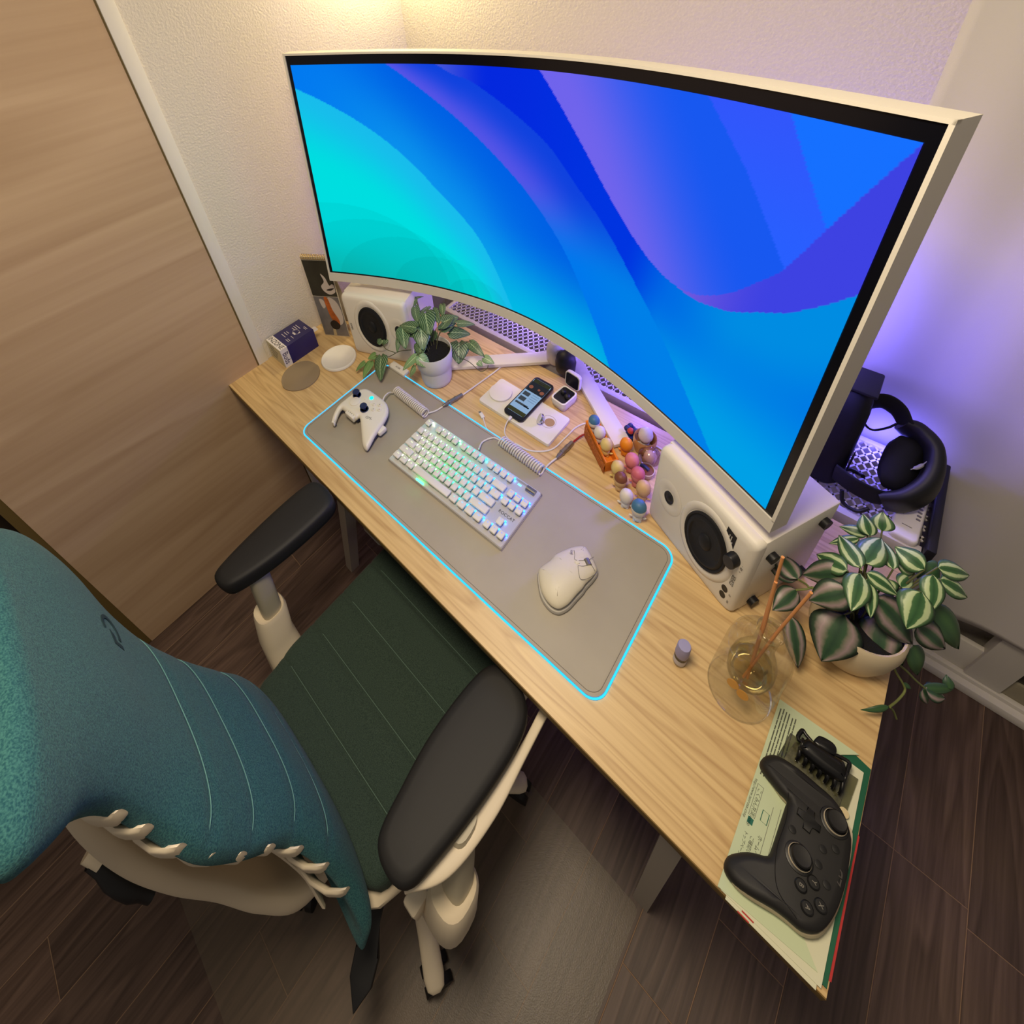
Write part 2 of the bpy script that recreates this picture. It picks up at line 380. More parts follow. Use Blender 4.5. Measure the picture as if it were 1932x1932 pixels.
def pic(s, t):
    a, bb, c, e = cA(s), cB(s), cC(s), cE(s)
    if t > e and s > .49:                                   # inside the big violet fold
        if s > .80 and t > cH2(s): return (22, 112, 255)
        if s > .70 and t > cH1(s): return mixc((40, 96, 255), (52, 84, 250), (t - .6) * 2)
        dd = (s - .55) - (1 - t) * .35
        return mixc((112, 100, 236), (24, 88, 240), dd / .22 + .1)
    if s > .792 and t > cG(s):
        return mixc((112, 88, 222), (62, 66, 226), (s - .80) / .12)
    if t > c:                                               # deep blue band
        base = mixc((4, 40, 222), (0, 52, 224), (s - .4) / .3)
        if t > .9 and s < .5: base = mixc((70, 86, 220), base, (s - .29) / .12)
        if s > .70: base = mixc(base, mixc((0, 104, 228), (0, 158, 230), (.44 - t) / .36), (s - .70) / .10 + (.5 - t))
        return mixc(base, gcol(s, t), (s - .76) / .14)
    if t > bb:                                              # violet edge fading into blue
        w = (t - bb) / max(.03, c - bb); base = mixc((84, 84, 230), (16, 66, 222), w * 1.05)
        low = (.62 - t) / .3; return mixc(base, mixc((0, 120, 236), (0, 128, 232), w), low)
    if s > .8 and t < cG(s):
        base = mixc((0, 138, 226), (0, 118, 228), (cG(s) - t) / .25 - (s - .8) * 3)
        return mixc(base, (0, 156, 228), (.40 - t) / .3 + (.02 if t < cJ(s) else 0))
    if t > a:                                               # sky blue sheet
        w = (t - a) / max(.05, bb - a); base = mixc((10, 146, 236), (0, 96, 228), w * .9 + .05); base = mixc((2, 122, 240), base, s / .25)
        low = mixc(base, (0, 190, 228), (.42 - t) / .5)
        return mixc(low, (0, 150, 232), (s - .62) / .2)
    w = (a - t) / .35                                       # cyan pool with faint scallops
    base = mixc((24, 188, 236), (0, 222, 224), w * 1.1); base = mixc(base, (10, 190, 184), (.28 - t) / .35 * (1.1 - s * 2.6))
    for q in range(5):
        cx = .03 + q * .085; rr = .42 - q * .075
        if (s - cx) ** 2 * 2.2 + (t + .02) ** 2 < rr * rr * .9: base = tuple(v * .965 for v in base)
    return base
NS, NT = 460, 250; s0, s1, t0, t1 = .007, .9895, .008, .965
vs = []; cols = []
for j in range(NT + 1):
    for i in range(NS + 1):
        s = s0 + (s1 - s0) * i / NS; t = t0 + (t1 - t0) * j / NT
        p = mpt(s, t * MH, -.0012); vs.append(p); cols.extend(lin(pic(s, t)) + (1,))
fs = [(j * (NS + 1) + i, j * (NS + 1) + i + 1, (j + 1) * (NS + 1) + i + 1, (j + 1) * (NS + 1) + i) for j in range(NT) for i in range(NS)]
me = bpy.data.meshes.new('screen'); me.from_pydata(vs, [], fs); at = me.color_attributes.new('picture', 'FLOAT_COLOR', 'POINT'); at.data.foreach_set('color', cols)
m = bpy.data.materials.new('screen_picture'); m.use_nodes = True; nt = m.node_tree; nt.nodes.clear()
va = node(nt, 'ShaderNodeVertexColor', layer_name='picture'); em = node(nt, 'ShaderNodeEmission', i_Strength=1.0); ou = node(nt, 'ShaderNodeOutputMaterial'); nt.links.new(va.outputs[0], em.inputs[0]); nt.links.new(em.outputs[0], ou.inputs[0])
link('screen', me, m, mon, 0, 'lit screen with cyan, blue and violet waves')
# stand
ro = Vector((MX, MY, MZ))
def bar(name, a, c, wd, z0, z1, m, par, off, bev=.003):
    a, c = Vector((a[0], a[1], 0)), Vector((c[0], c[1], 0)); t = (c - a).normalized(); n = Vector((-t.y, t.x, 0)) * wd / 2
    b = B(); prism(b, [tuple((p - off)[:2]) for p in (a - n, c - n, c + n, a + n)], z0 - off.z, z1 - off.z, bev=bev); return finish(name, b, m, par, 30)
STW = mat('stand_white', (214, 208, 200), .4)
bar('stand_foot', (.515, .488), (.800, .742), .046, .006, .017, STW, mon, ro); bar('stand_foot', (.825, .735), (1.070, .558), .046, .006, .017, STW, mon, ro)
for fx, fy in ((.53, .50), (.79, .73), (.835, .728), (1.055, .568)):
    b = B(); lathe(b, [(0, 0), (.009, 0), (.009, .0065), (0, .0065)], 14, Vector((fx, fy, 0)) - ro); finish('foot_pad', b, BLACK, mon)
b = B(); tube(b, [Vector((.812, .738, .005)) - ro, Vector((.812, .735, .3)) - ro, Vector((.80, .70, .56)) - ro], .022, 16); finish('stand_neck', b, STW, mon)
b = B(); lathe(b, [(0, 0), (.02, 0), (.026, .01), (.027, .05), (.024, .068), (.015, .078), (0, .08)], 24, Vector((.782, .700, .0145)) - ro); finish('pivot_cover', b, STW, mon)
b = B(); lathe(b, [(0, 0), (.018, 0), (.028, .012), (.03, .04), (.026, .062), (.014, .074), (0, .076)], 24, Vector((.828, .682, .0145)) - ro); finish('pivot_knob', b, BLACK, mon)

# ================================================================== chair
CH = Vector((.92, -.20, F)); ch = thing('office_chair', 'teal green ergonomic office chair with white frame', 'chair', tuple(CH))
def fabric(name, c1, c2, sc=420):
    m = bpy.data.materials.new(name); m.use_nodes = True; nt = m.node_tree; bs = nt.nodes['Principled BSDF']; L = nt.links.new
    tc = node(nt, 'ShaderNodeTexCoord'); n = node(nt, 'ShaderNodeTexNoise', i_Scale=float(sc), i_Detail=3.0); L(tc.outputs['Object'], n.inputs['Vector'])
    r = node(nt, 'ShaderNodeMapRange', i_1=.35, i_2=.65); L(n.outputs[0], r.inputs[0])
    mx = node(nt, 'ShaderNodeMix', data_type='RGBA'); mx.inputs[6].default_value = lin(c1) + (1,); mx.inputs[7].default_value = lin(c2) + (1,); L(r.outputs[0], mx.inputs[0]); L(mx.outputs[2], bs.inputs['Base Color'])
    bp = node(nt, 'ShaderNodeBump', i_Strength=.6, i_Distance=.0012); L(n.outputs[0], bp.inputs['Height']); L(bp.outputs[0], bs.inputs['Normal']); bs.inputs['Roughness'].default_value = .95
    bs.inputs['Sheen Weight'].default_value = .06; bs.inputs['Sheen Roughness'].default_value = .5; bs.inputs['Specular IOR Level'].default_value = .15
    MATS[name] = m; return m
FAB_S = fabric('seat_fabric', (44, 58, 52), (64, 80, 70), 700); FAB_B = fabric('back_fabric', (30, 72, 82), (58, 106, 106), 520)
STITCH = mat('stitch_thread', (92, 116, 104), .9); STITCHB = mat('stitch_thread_back', (98, 146, 142), .9)
CHW = mat('chair_white', (222, 208, 182), .5)
# seat cushion: stacked cross-sections from back to front, seams pressed in
def groove(y, ys, wd=.0045, dp=.0045): return sum(dp * math.exp(-((y - g) / wd) ** 2) for g in ys)
SE = (-.278, -.188, -.094, .004)
ys = sorted(set([-.372 + i * .0125 for i in range(41)] + [g + k * .003 for g in SE for k in range(-3, 4)]))
b = B(); R = []
for y in ys:
    e0 = (y + .372) / .5; endr = min(1, max(0, (y + .374) / .03)) ** .5 * min(1, max(0, (.132 - y) / .03)) ** .5
    hw = .236 * (.90 + .10 * min(1, (y + .372) / .12)) * (.75 + .25 * endr)
    zt = -.256 - groove(y, SE) - .055 * max(0, (y - .03) / .10) ** 2 - .02 * (1 - endr) - .006 * math.cos((y + .1) * 6) + .02 * max(0, (-.3 - y) / .07)
    zb = -.335; ring = []
    for px, pz in sell(0, 0, 1, 1, 44, 5): ring.append(Vector((.877 + px * hw, y, (zt + zb) / 2 + pz * (zt - zb) / 2)) - CH)
    R.append(ring)
rings(b, R); seat = finish('seat', b, FAB_S, ch, 60, 'dark green seat cushion with pressed seams')
for g in SE:
    b = B(); tube(b, [Vector((.877 + u * .222, g + .0035, -.2585 - .055 * max(0, (g - .03) / .10) ** 2 - .006 * math.cos((g + .1) * 6) - .03 * abs(u) ** 14)) - CH for u in [i / 20 - 1 for i in range(41)]], .0008, 5); finish('seam', b, STITCH, seat)
# seat pan
b = B(); R = []
for i in range(21):
    y = -.385 + i / 20 * .47; hw = .243 * (.9 + .1 * min(1, (y + .385) / .1)) * (.93 + .07 * min(1, (y + .385) / .02)); zt = -.318 + (.045 * max(0, (-.30 - y) / .085) ** 1.5)
    R.append([Vector((.877 + px * hw, y, zt - .022 + pz * .022)) - CH for px, pz in sell(0, 0, 1, 1, 36, 5)])
rings(b, R); finish('seat_pan', b, CHW, ch, 50)
b = B(); box(b, Vector((.80, -.36, -.45)) - CH, Vector((.99, .02, -.36)) - CH, bev=.02, seg=3); finish('tilt_mechanism', b, mat('chair_grey', (120, 116, 106), .55), ch)
# backrest pad
BR = [(.60, .70, 1.036, -.436), (.565, .650, 1.044, -.434), (.52, .600, 1.022, -.430), (.46, .572, .986, -.424), (.38, .575, .968, -.420), (.29, .613, .975, -.418), (.20, .647, 1.003, -.407), (.10, .674, 1.008, -.384), (0, .699, 1.011, -.349), (-.08, .690, 1.039, -.333), (-.16, .677, 1.070, -.330), (-.24, .657, 1.112, -.340), (-.285, .655, 1.118, -.362)]
rows = cr([(z, l, r) for z, l, r, y in BR], 8); rowy = cr([(z, y, 0) for z, l, r, y in BR], 8)
SB = (.20, .10, 0.0, -.09)
b = B(); Rr = []; N = len(rows)
for i, (p, q) in enumerate(zip(rows, rowy)):
    z, l, r, y = p.x, p.y, p.z, q.y; cx, hw = (l + r) / 2, (r - l) / 2; th = .024
    if i < 6: f = math.sqrt(1 - (1 - (i + .4) / 6.4) ** 2); hw *= .80 + .20 * f; th *= .35 + .65 * f
    if i > N - 5: f = math.sqrt(1 - (1 - (N - 1 - i + .4) / 4.4) ** 2); th *= .35 + .65 * f
    ring = []
    for px, py in sell(0, 0, 1, 1, 48, 3.6):
        wrap = -.020 * abs(px) ** 3
        front = groove(z, SB, .005, .004) if py > 0 else 0
        ring.append(Vector((cx + px * hw, y - .022 + py * th + wrap - front, z)) - CH)
    Rr.append(ring)
rings(b, Rr); back = finish('backrest', b, FAB_B, ch, 60, 'teal fleecy backrest with curved seams')
def brow(z):
    for a, c in zip(BR[:-1], BR[1:]):
        if c[0] <= z <= a[0]:
            t = (z - c[0]) / (a[0] - c[0]); return [c[k] + (a[k] - c[k]) * t for k in (1, 2, 3)]
for g in SB:
    l, r, y = brow(g); b = B()
    tube(b, [Vector(((l + r) / 2 + u * (r - l) / 2 * .95, y + .0005 - .020 * abs(u) ** 3 - .012 * abs(u) ** 12, g + .004)) - CH for u in [i / 20 - 1 for i in range(41)]], .0008, 5); finish('seam', b, STITCHB, back)
# emblem pressed into the pad: an open ring with a notched bar
l, r, y = brow(.36); EM = mat('emblem_dark', (24, 50, 56), .9)
def emb(pts, nm):
    b = B(); V = [b.verts.new(Vector((x, yy, z)) - CH) for x, yy, z in pts]; b.faces.new(V); r_ = bmesh.ops.extrude_face_region(b, geom=b.faces[:])
    for v in [e for e in r_['geom'] if isinstance(e, bmesh.types.BMVert)]: v.co.y += .0012
    return b
b = B(); ec = Vector((.742, y + .0012, .345))
o_ = [ec + Vector((math.cos(math.radians(a)) * .026, 0, math.sin(math.radians(a)) * .026)) for a in range(70, 306, 12)]; i_ = [ec + Vector((math.cos(math.radians(a)) * .0195, 0, math.sin(math.radians(a)) * .0195)) for a in range(305, 69, -12)]
pts = o_ + i_; V = [b.verts.new(p - CH) for p in pts]; n_ = len(o_)
for k in range(n_ - 1): b.faces.new((V[k], V[k + 1], V[2 * n_ - 2 - k], V[2 * n_ - 1 - k]))
for poly_ in ([(.002, .006), (.028, .006), (.028, -.022), (.020, -.022), (.020, -.004), (.010, -.004)],):
    b.faces.new([b.verts.new(ec + Vector((x, 0, z)) - CH) for x, z in poly_])
o = finish('emblem', b, EM, back, 0, 'dark pressed round emblem'); o.modifiers.new('t', 'SOLIDIFY').thickness = .0015
# white spine and ribs
def slabpath(name, pts, wd, th, m, n=8, e=4, side=(1, 0, 0)):
    P = cr(pts, n); W_ = cr([(w_, t_, 0) for w_, t_ in zip(wd, th)], n); b = B(); R = []; sx = Vector(side)
    for i, p in enumerate(P):
        t = (P[min(i + 1, len(P) - 1)] - P[max(0, i - 1)]).normalized(); s_ = (sx - t * sx.dot(t)).normalized(); nn = t.cross(s_)
        R.append([p + s_ * a * W_[i].x / 2 + nn * c * W_[i].y / 2 - CH for a, c in sell(0, 0, 1, 1, 20, e)])
    rings(b, R); return finish(name, b, m, ch, 60)
slabpath('spine', [(.83, -.49, .44), (.845, -.52, .30), (.855, -.535, .14), (.865, -.535, -.02), (.88, -.52, -.16), (.905, -.495, -.28), (.915, -.455, -.375), (.90, -.36, -.42), (.89, -.25, -.42)], [.10, .12, .12, .11, .10, .11, .13, .14, .12], [.02, .03, .035, .035, .035, .04, .05, .05, .04], CHW)
slabpath('back_frame', [(.84, -.475, .42), (.85, -.485, .25), (.86, -.47, .1), (.87, -.435, -.05), (.885, -.42, -.18), (.89, -.425, -.27)], [.17, .20, .19, .17, .22, .30], [.012] * 6, CHW)
for sd in (1, -1):
    for z in (.36, .30, .235, .17, .105, .04, -.03, -.10, -.17):
        l, r, y = brow(z); xe = r if sd > 0 else l; b = B()
        R = []
        for k, (dx, dy, hh) in enumerate(((-.115, -.085, .014), (-.085, -.084, .019), (-.05, -.078, .023), (-.022, -.066, .024), (-.006, -.052, .021), (.000, -.044, .012))):
            R.append([Vector((xe + sd * dx, y + dy + a * .006, z - .012 + .004 * k + c * hh)) - CH for a, c in sell(0, 0, 1, 1, 12, 3)])
        rings(b, R); finish('rib', b, CHW, ch, 50)
b = B(); tube(b, [Vector((.90, -.500, .415)) - CH, Vector((.915, -.485, .375)) - CH], .026, 20)
finish('shoulder_socket', b, CHW, ch)
b = B(); tube(b, [Vector((.82, -.60, .055)) - CH, Vector((.86, -.588, .01)) - CH, Vector((.885, -.572, -.03)) - CH], [.012, .016, .012], 14, n=3); finish('adjust_handle', b, BLACK, ch)
b = B(); tube(b, [Vector((.812, -.598, .067)) - CH, Vector((.83, -.59, .05)) - CH], .013, 14); finish('handle_cap', b, CHW, ch)
# armrests
def pad(pts, zt, zb, nm):
    b = B(); n = len(pts); P = crc([(x, y, 0) for x, y in pts], 5); cx = sum(p.x for p in P) / len(P); cy = sum(p.y for p in P) / len(P); R = []
    for k, (sc, h) in enumerate(((.90, 0), (.975, .12), (1.0, .4), (1.0, .62), (.975, .86), (.90, .96), (.72, 1.0), (.3, 1.02))):
        R.append([Vector((cx + (p.x - cx) * sc, cy + (p.y - cy) * (1 - (1 - sc) * .45), zb + (zt - zb) * h)) - CH for p in P])
    rings(b, R); return finish(nm, b, RUBBER, ch, 60)
pad([(.548, -.296), (.533, -.25), (.522, -.14), (.522, -.045), (.538, -.012), (.585, -.006), (.620, -.022), (.627, -.08), (.622, -.18), (.606, -.262), (.588, -.292)], .024, -.022, 'arm_pad')
pad([(1.098, -.297), (1.084, -.235), (1.074, -.15), (1.078, -.05), (1.094, .0), (1.14, .012), (1.182, -.01), (1.197, -.06), (1.194, -.16), (1.182, -.25), (1.168, -.30), (1.135, -.312)], -.034, -.078, 'arm_pad')
GREYP = mat('arm_post_grey', (176, 168, 146), .45)
b = B(); R = [[Vector((x + a * .021, y + c * .024, z)) - CH for a, c in sell(0, 0, 1, 1, 20, 3)] for x, y, z in ((.585, -.225, -.02), (.597, -.252, -.25))]
rings(b, R); finish('arm_post', b, GREYP, ch, 40)
b = B(); R = [[Vector((x + a * h, y + c * h * 1.12, z)) - CH for a, c in sell(0, 0, 1, 1, 24, 2.6)] for x, y, z, h in ((.590, -.246, -.172, .024), (.590, -.246, -.166, .031), (.592, -.247, -.176, .034), (.60, -.262, -.25, .036), (.63, -.27, -.34, .04), (.72, -.25, -.39, .045))]
rings(b, R); finish('arm_sleeve', b, CHW, ch, 50)
b = B(); R = [[Vector((x + a * .023, y + c * .026, z)) - CH for a, c in sell(0, 0, 1, 1, 20, 3)] for x, y, z in ((1.176, -.19, -.07), (1.196, -.235, -.18), (1.204, -.255, -.26))]
rings(b, R); finish('arm_post', b, GREYP, ch, 40)
b = B(); R = [[Vector((x + a * h, y + c * h * 1.12, z)) - CH for a, c in sell(0, 0, 1, 1, 24, 2.6)] for x, y, z, h in ((1.198, -.250, -.200, .026), (1.198, -.250, -.194, .034), (1.198, -.252, -.205, .038), (1.196, -.268, -.28, .041), (1.17, -.268, -.36, .044), (1.08, -.24, -.40, .045))]
rings(b, R); finish('arm_sleeve', b, CHW, ch, 50)
slabpath('arm_bracket', [(1.150, -.300, -.086), (1.178, -.24, -.088), (1.196, -.15, -.088), (1.203, -.06, -.086), (1.200, .02, -.084)], [.03, .05, .04, .018, .016], [.014, .016, .014, .012, .01], CHW, side=(1, 0, 0))
slabpath('arm_bracket', [(.575, -.28, -.028), (.578, -.2, -.03), (.578, -.1, -.028), (.578, -.03, -.026)], [.03, .04, .04, .03], [.012] * 4, GREYP)
# five-star base
BC = Vector((.93, -.22, 0))
b = B(); lathe(b, [(0, F + .06), (.05, F + .06), (.055, F + .09), (.04, F + .13), (.028, F + .14), (.028, -.42), (0, -.42)], 24, BC - Vector((CH.x, CH.y, CH.z))); finish('gas_column', b, mat('chair_grey', (120, 116, 106)), ch)
for a in (44, -31, -102, -176, 114):
    t = Vector((math.cos(math.radians(a)), math.sin(math.radians(a)), 0)); n = Vector((-t.y, t.x, 0)); b = B(); R = []
    for k, (rr, hw, zc, hh) in enumerate(((.02, .028, F + .105, .02), (.12, .024, F + .10, .017), (.24, .021, F + .088, .014), (.292, .022, F + .082, .015), (.308, .018, F + .080, .012), (.314, .008, F + .079, .005))):
        R.append([BC + t * rr + n * p * hw + Vector((0, 0, zc + q * hh)) - CH for p, q in sell(0, 0, 1, 1, 16, 2.5)])
    rings(b, R); leg = finish('base_leg', b, CHW, ch, 60)
    cc = BC + t * .288; b = B()
    tw = Matrix.Rotation(math.radians(a * 1.7 + 30), 3, 'Z')
    for s_ in (-1, 1):
        ax = tw @ Vector((1, 0, 0)); 
        tube(b, [cc + ax * s_ * .006 + Vector((0, 0, F + .033)) - CH, cc + ax * s_ * .022 + Vector((0, 0, F + .033)) - CH], .031, 18)
    tube(b, [cc + Vector((0, 0, F + .03)) - CH, cc + Vector((0, 0, F + .072)) - CH], .008, 8)
    finish('caster', b, BLACK, ch, 40)
# tilt lever paddle and adjuster tab
b = B(); prism(b, [(0, .012), (.05, .010), (.085, .024), (.12, .022), (.155, 0), (.12, -.022), (.085, -.024), (.05, -.010), (0, -.012)], 0, .012, bev=.003, mtx=Matrix.Translation(Vector((1.06, -.345, -.43)) - CH) @ Matrix.Rotation(math.radians(-64), 4, 'Z') @ Matrix.Rotation(math.radians(12), 4, 'Y')); finish('tilt_lever', b, BLACK, ch, 30)
b = B(); box(b, Vector((1.135, -.325, -.30)) - CH, Vector((1.165, -.285, -.25)) - CH, bev=.006); finish('adjuster_tab', b, CHW, ch)
# ================================================================== wire rack behind the desk, led strip
rk = thing('wire_rack', 'long white steel rack with diamond mesh top behind the desk', 'rack', (.98, .82, F)); RO = Vector((.98, .82, F))
RKW = mat('rack_white', (214, 208, 204), .45)
def rpart(name, lo, hi, m=RKW, bev=.002, par=rk, off=RO):
    b = B(); box(b, Vector(lo) - off, Vector(hi) - off, bev=bev); return finish(name, b, m, par)
rpart('front_rail', (.31, .694, -.062), (1.628, .712, -.002)); rpart('rear_rail', (.31, .926, -.062), (1.628, .94, -.002))
for x in (.312, .96, 1.60): rpart('post', (x, .70, F), (x + .02, .72, -.062)); rpart('post', (x, .92, F), (x + .02, .94, -.062))
rpart('side_rail', (.31, .712, -.03), (.325, .926, -.002)); rpart('end_bar', (1.629, .690, -.03), (1.644, .935, .024), mat('rack_black', (20, 20, 26), .45), .003)
b = B(); sp = .021; wd = .0020; x0, x1, y0, y1 = .325, 1.628, .712, .926; h = (y1 - y0); sl = .75
k = -int(h * sl / sp) - 1
while x0 + k * sp < x1:
    for sg in (1, -1):
        xa = x0 + k * sp; pa = Vector((xa, y0, 0)); pb = Vector((xa + h * sl, y1, 0))
        if sg < 0: pa, pb = Vector((xa, y1, 0)), Vector((xa + h * sl, y0, 0))
        t0 = max(0, (x0 - pa.x) / (h * sl)); t1 = min(1, (x1 - pa.x) / (h * sl))
        if t1 - t0 < .02: continue
        A_, C_ = pa + (pb - pa) * t0, pa + (pb - pa) * t1; d_ = (C_ - A_).normalized(); n_ = Vector((-d_.y, d_.x, 0)) * wd
        for zz, hh in ((-.010, -.007),):
            V = [b.verts.new(p + Vector((0, 0, z)) - RO) for z in (zz, hh) for p in (A_ - n_, C_ - n_, C_ + n_, A_ + n_)]
            for f_ in ((0, 1, 2, 3), (4, 5, 6, 7), (0, 1, 5, 4), (1, 2, 6, 5), (2, 3, 7, 6), (3, 0, 4, 7)): b.faces.new([V[i] for i in f_])
    k += 1
finish('mesh_top', b, mat('mesh_metal', (214, 208, 206), .45), rk, 0, None, 'stuff')
b = B(); box(b, (.36, .944, -.040), (1.60, .948, -.030)); led = finish('led_strip', b, glow('led_violet', (70, 70, 255), 5.0)); solo(led, 'thin violet glowing light strip along the rear of the rack', 'light strip')

# ================================================================== speakers
SPW = mat('speaker_white', (226, 220, 208), .5); CONE = mat('speaker_cone', (14, 15, 20), .7, bump=(700, .3, .0004)); GREENL = glow('green_led', (120, 255, 110), 3)
INK = mat('ink_black', (20, 18, 20), .7); INKG = mat('ink_grey', (90, 86, 80), .7)
def ellipse_lathe(b, prof, cx, cz, hx, hz, seg=40, y0=0.0):
    """profile (relative radius, outward distance) swept as an ellipse on the front face (outward = -y)"""
    V = []
    for r, o_ in prof:
        if r < 1e-6: V.append([b.verts.new((cx, y0 - o_, cz))])
        else: V.append([b.verts.new((cx + hx * r * math.cos(2 * math.pi * k / seg), y0 - o_, cz + hz * r * math.sin(2 * math.pi * k / seg))) for k in range(seg)])
    for a, c in zip(V[:-1], V[1:]):
        for k in range(seg):
            q = (k + 1) % seg
            if len(a) == 1: b.faces.new((a[0], c[k], c[q]))
            elif len(c) == 1: b.faces.new((a[k], a[q], c[0]))
            else: b.faces.new((a[k], a[q], c[q], c[k]))
def speaker(label, loc, rz, woof, tweet, powered):
    r = thing('speaker', label, 'speaker', loc, rz, 'white desk speakers'); L, D, H = .220, .188, .243
    b = B(); box(b, (.0005, .022, .0005), (L - .0005, D, H - .0005), bev=.003); finish('cabinet', b, SPW, r)
    b = B(); R = []
    for y, ins in ((.022, 0), (.010, 0), (.005, .002), (.002, .006), (0, .014)):
        R.append([Vector((x, y, z)) for x, z in rrect(ins * .35, ins * .35, L - ins, H - ins * 1.3, .012)])
    rings(b, R[::-1]); finish('baffle', b, SPW, r, 50)
    b = B(); ellipse_lathe(b, [(1.35, -.001), (1.33, .0008), (1.22, .0022), (1.08, .0012), (1.02, -.002), (0, -.002)], *woof); finish('waveguide', b, SPW, r, 60)
    b = B(); ellipse_lathe(b, [(1.03, -.001), (1.03, .003), (.99, .0045), (.95, .003), (.92, .0015), (.86, .0045), (.78, .0045), (.72, .001), (.3, .0008), (.28, .003), (.15, .006), (0, .007)], *woof); finish('woofer', b, CONE, r, 50)
    b = B(); ellipse_lathe(b, [(3.0, .0004), (2.6, .0016), (1.6, .0012), (1.05, -.001), (0, -.001)], *tweet); finish('tweeter_guide', b, SPW, r, 60)
    b = B(); ellipse_lathe(b, [(1.08, -.001), (1.08, .002), (.85, .0022), (.7, .001), (.4, .003), (0, .0042)], *tweet); finish('tweeter', b, BLACK, r, 50)
    return r
s = speaker('white speaker lying at the right with volume knob and sticker', (1.191, .438, 0), -.4355, (.138, .122, .0455, .076), (.044, .127, .0105, .0165), True)
b = B(); ellipse_lathe(b, [(1.0, -.001), (1.0, .012), (.92, .015), (0, .0155)], .194, .166, .0115, .0175, 24); finish('volume_knob', b, BLACK, s)
b = B(); ellipse_lathe(b, [(1, -.001), (1, .001), (0, .0012)], .1965, .1445, .0018, .0026, 12); finish('power_light', b, GREENL, s)
b = B(); b.faces.new([b.verts.new((x, -.0006, z)) for x, z in ((.167, .226), (.186, .221), (.1865, .172), (.165, .189))]); st = finish('sticker', b, INK, s, 0, 'black diamond-shaped sticker')
b = B()
for x_, z_, h_ in ((.1735, .196, .016), (.1775, .190, .022), (.1805, .186, .012)): box(b, (x_, -.0010, z_), (x_ + .0016, -.0007, z_ + h_))
finish('sticker_print', b, mat('ink_white', (190, 188, 182), .6), st, 0)
text('lettering', 'EDIFIER', .0105, INKG, s, (.2045, -.0005, .106), (0, 0, 1), (-1, 0, 0), .0001)
for z in (.060, .037):
    b = B(); ellipse_lathe(b, [(1.5, -.001), (1.5, .0004), (1.02, .0006), (1.0, .0002), (0, .0002)], .197, z, .0042, .0068, 20); finish('jack', b, BLACK, s)
text('lettering', 'AUX', .0045, INKG, s, (.2095, -.0004, .034), (0, 0, 1), (-1, 0, 0), .0001); text('lettering', '+   O/|   -', .006, INKG, s, (.2095, -.0004, .158), (0, 0, 1), (-1, 0, 0), .0001); text('lettering', 'O', .006, INKG, s, (.2095, -.0004, .058), (0, 0, 1), (-1, 0, 0), .0001)
for y, z in ((.046, .185), (.160, .205), (.165, .030), (.050, .018)):
    b = B(); tube(b, [Vector((.2195, y, z)), Vector((.229, y, z))], .0105, 14); finish('rubber_foot', b, BLACK, s)
s = speaker('white speaker lying beside the calendar, partly behind the leafy plant', (.2253, .3573, 0), .362, (.094, .130, .047, .079), (.188, .138, .0105, .0165), False)
text('lettering', 'EDIFIER', .0085, INKG, s, (.0125, -.0005, .115), (0, 0, -1), (1, 0, 0), .0001)

# ================================================================== desk calendar
cal = thing('desk_calendar', 'standing photo calendar with spiral binding against the left wall', 'calendar', (.067, .342, 0), math.radians(29.8))
b = B(); box(b, (0, 0, 0), (.096, .003, .335), bev=.0005); finish('card', b, mat('calendar_card', (200, 190, 168), .7), cal)
b = B(); box(b, (.003, .066, 0), (.093, .069, .33), mtx=Matrix.Translation((0, 0, 0)) @ Matrix.Rotation(.20, 4, 'X'), bev=.0005); finish('back_card', b, mat('calendar_card', (200, 190, 168)), cal)
def sheet(name, pts, y, m, par): 
    b = B(); b.faces.new([b.verts.new((x, y, z)) for x, z in pts]); return finish(name, b, m, par, 0)
up_ = sheet('upper_photo', [(.002, .178), (.094, .178), (.094, .322), (.002, .322)], -.0005, mat('photo_dark', (48, 46, 36), .45, var=(14, .35)), cal)
lo_ = sheet('lower_photo', [(.002, .004), (.094, .004), (.094, .176), (.002, .176)], -.0005, mat('photo_grey', (112, 108, 108), .45, var=(18, .25)), cal)
PW = mat('photo_white', (196, 184, 176), .5); PO = mat('photo_orange', (176, 92, 36), .5, var=(60, .3)); PK = mat('photo_black', (30, 24, 22), .5)
def blob(name, pts, y, m, par): return sheet(name, [(p.x, p.y) for p in crc([(x, z, 0) for x, z in pts], 5)], y, m, par)
blob('photo_shape', [(.05, .20), (.066, .187), (.08, .19), (.091, .20), (.092, .225), (.085, .23), (.075, .225), (.068, .255), (.055, .27), (.06, .24), (.045, .22)], -.0008, PW, up_)
blob('photo_shape', [(.06, .205), (.075, .203), (.09, .214), (.075, .212)], -.0010, PK, up_)
blob('photo_shape', [(.052, .168), (.068, .172), (.085, .15), (.092, .11), (.088, .07), (.072, .055), (.069, .09), (.06, .12)], -.0008, PW, lo_)
blob('photo_shape', [(.040, .17), (.054, .17), (.060, .12), (.074, .075), (.068, .05), (.05, .07), (.042, .11)], -.0010, PO, lo_)
blob('photo_shape', [(.036, .06), (.055, .075), (.072, .055), (.062, .035), (.042, .035)], -.0012, PK, lo_)
blob('photo_shape', [(.022, .165), (.036, .16), (.038, .135), (.028, .125), (.022, .145)], -.0008, PW, lo_)
sheet('photo_shape', [(.036, .004), (.048, .004), (.050, .036), (.040, .036)], -.0009, mat('photo_cream', (186, 168, 132), .5), lo_)
b = B()
for k in range(15):
    x = .006 + k * .006
    tube(b, [Vector((x, .0015 + .008 * math.cos(a), .334 + .008 * math.sin(a))) for a in [j * math.pi / 6 for j in range(12)]], .0011, 6, close=True)
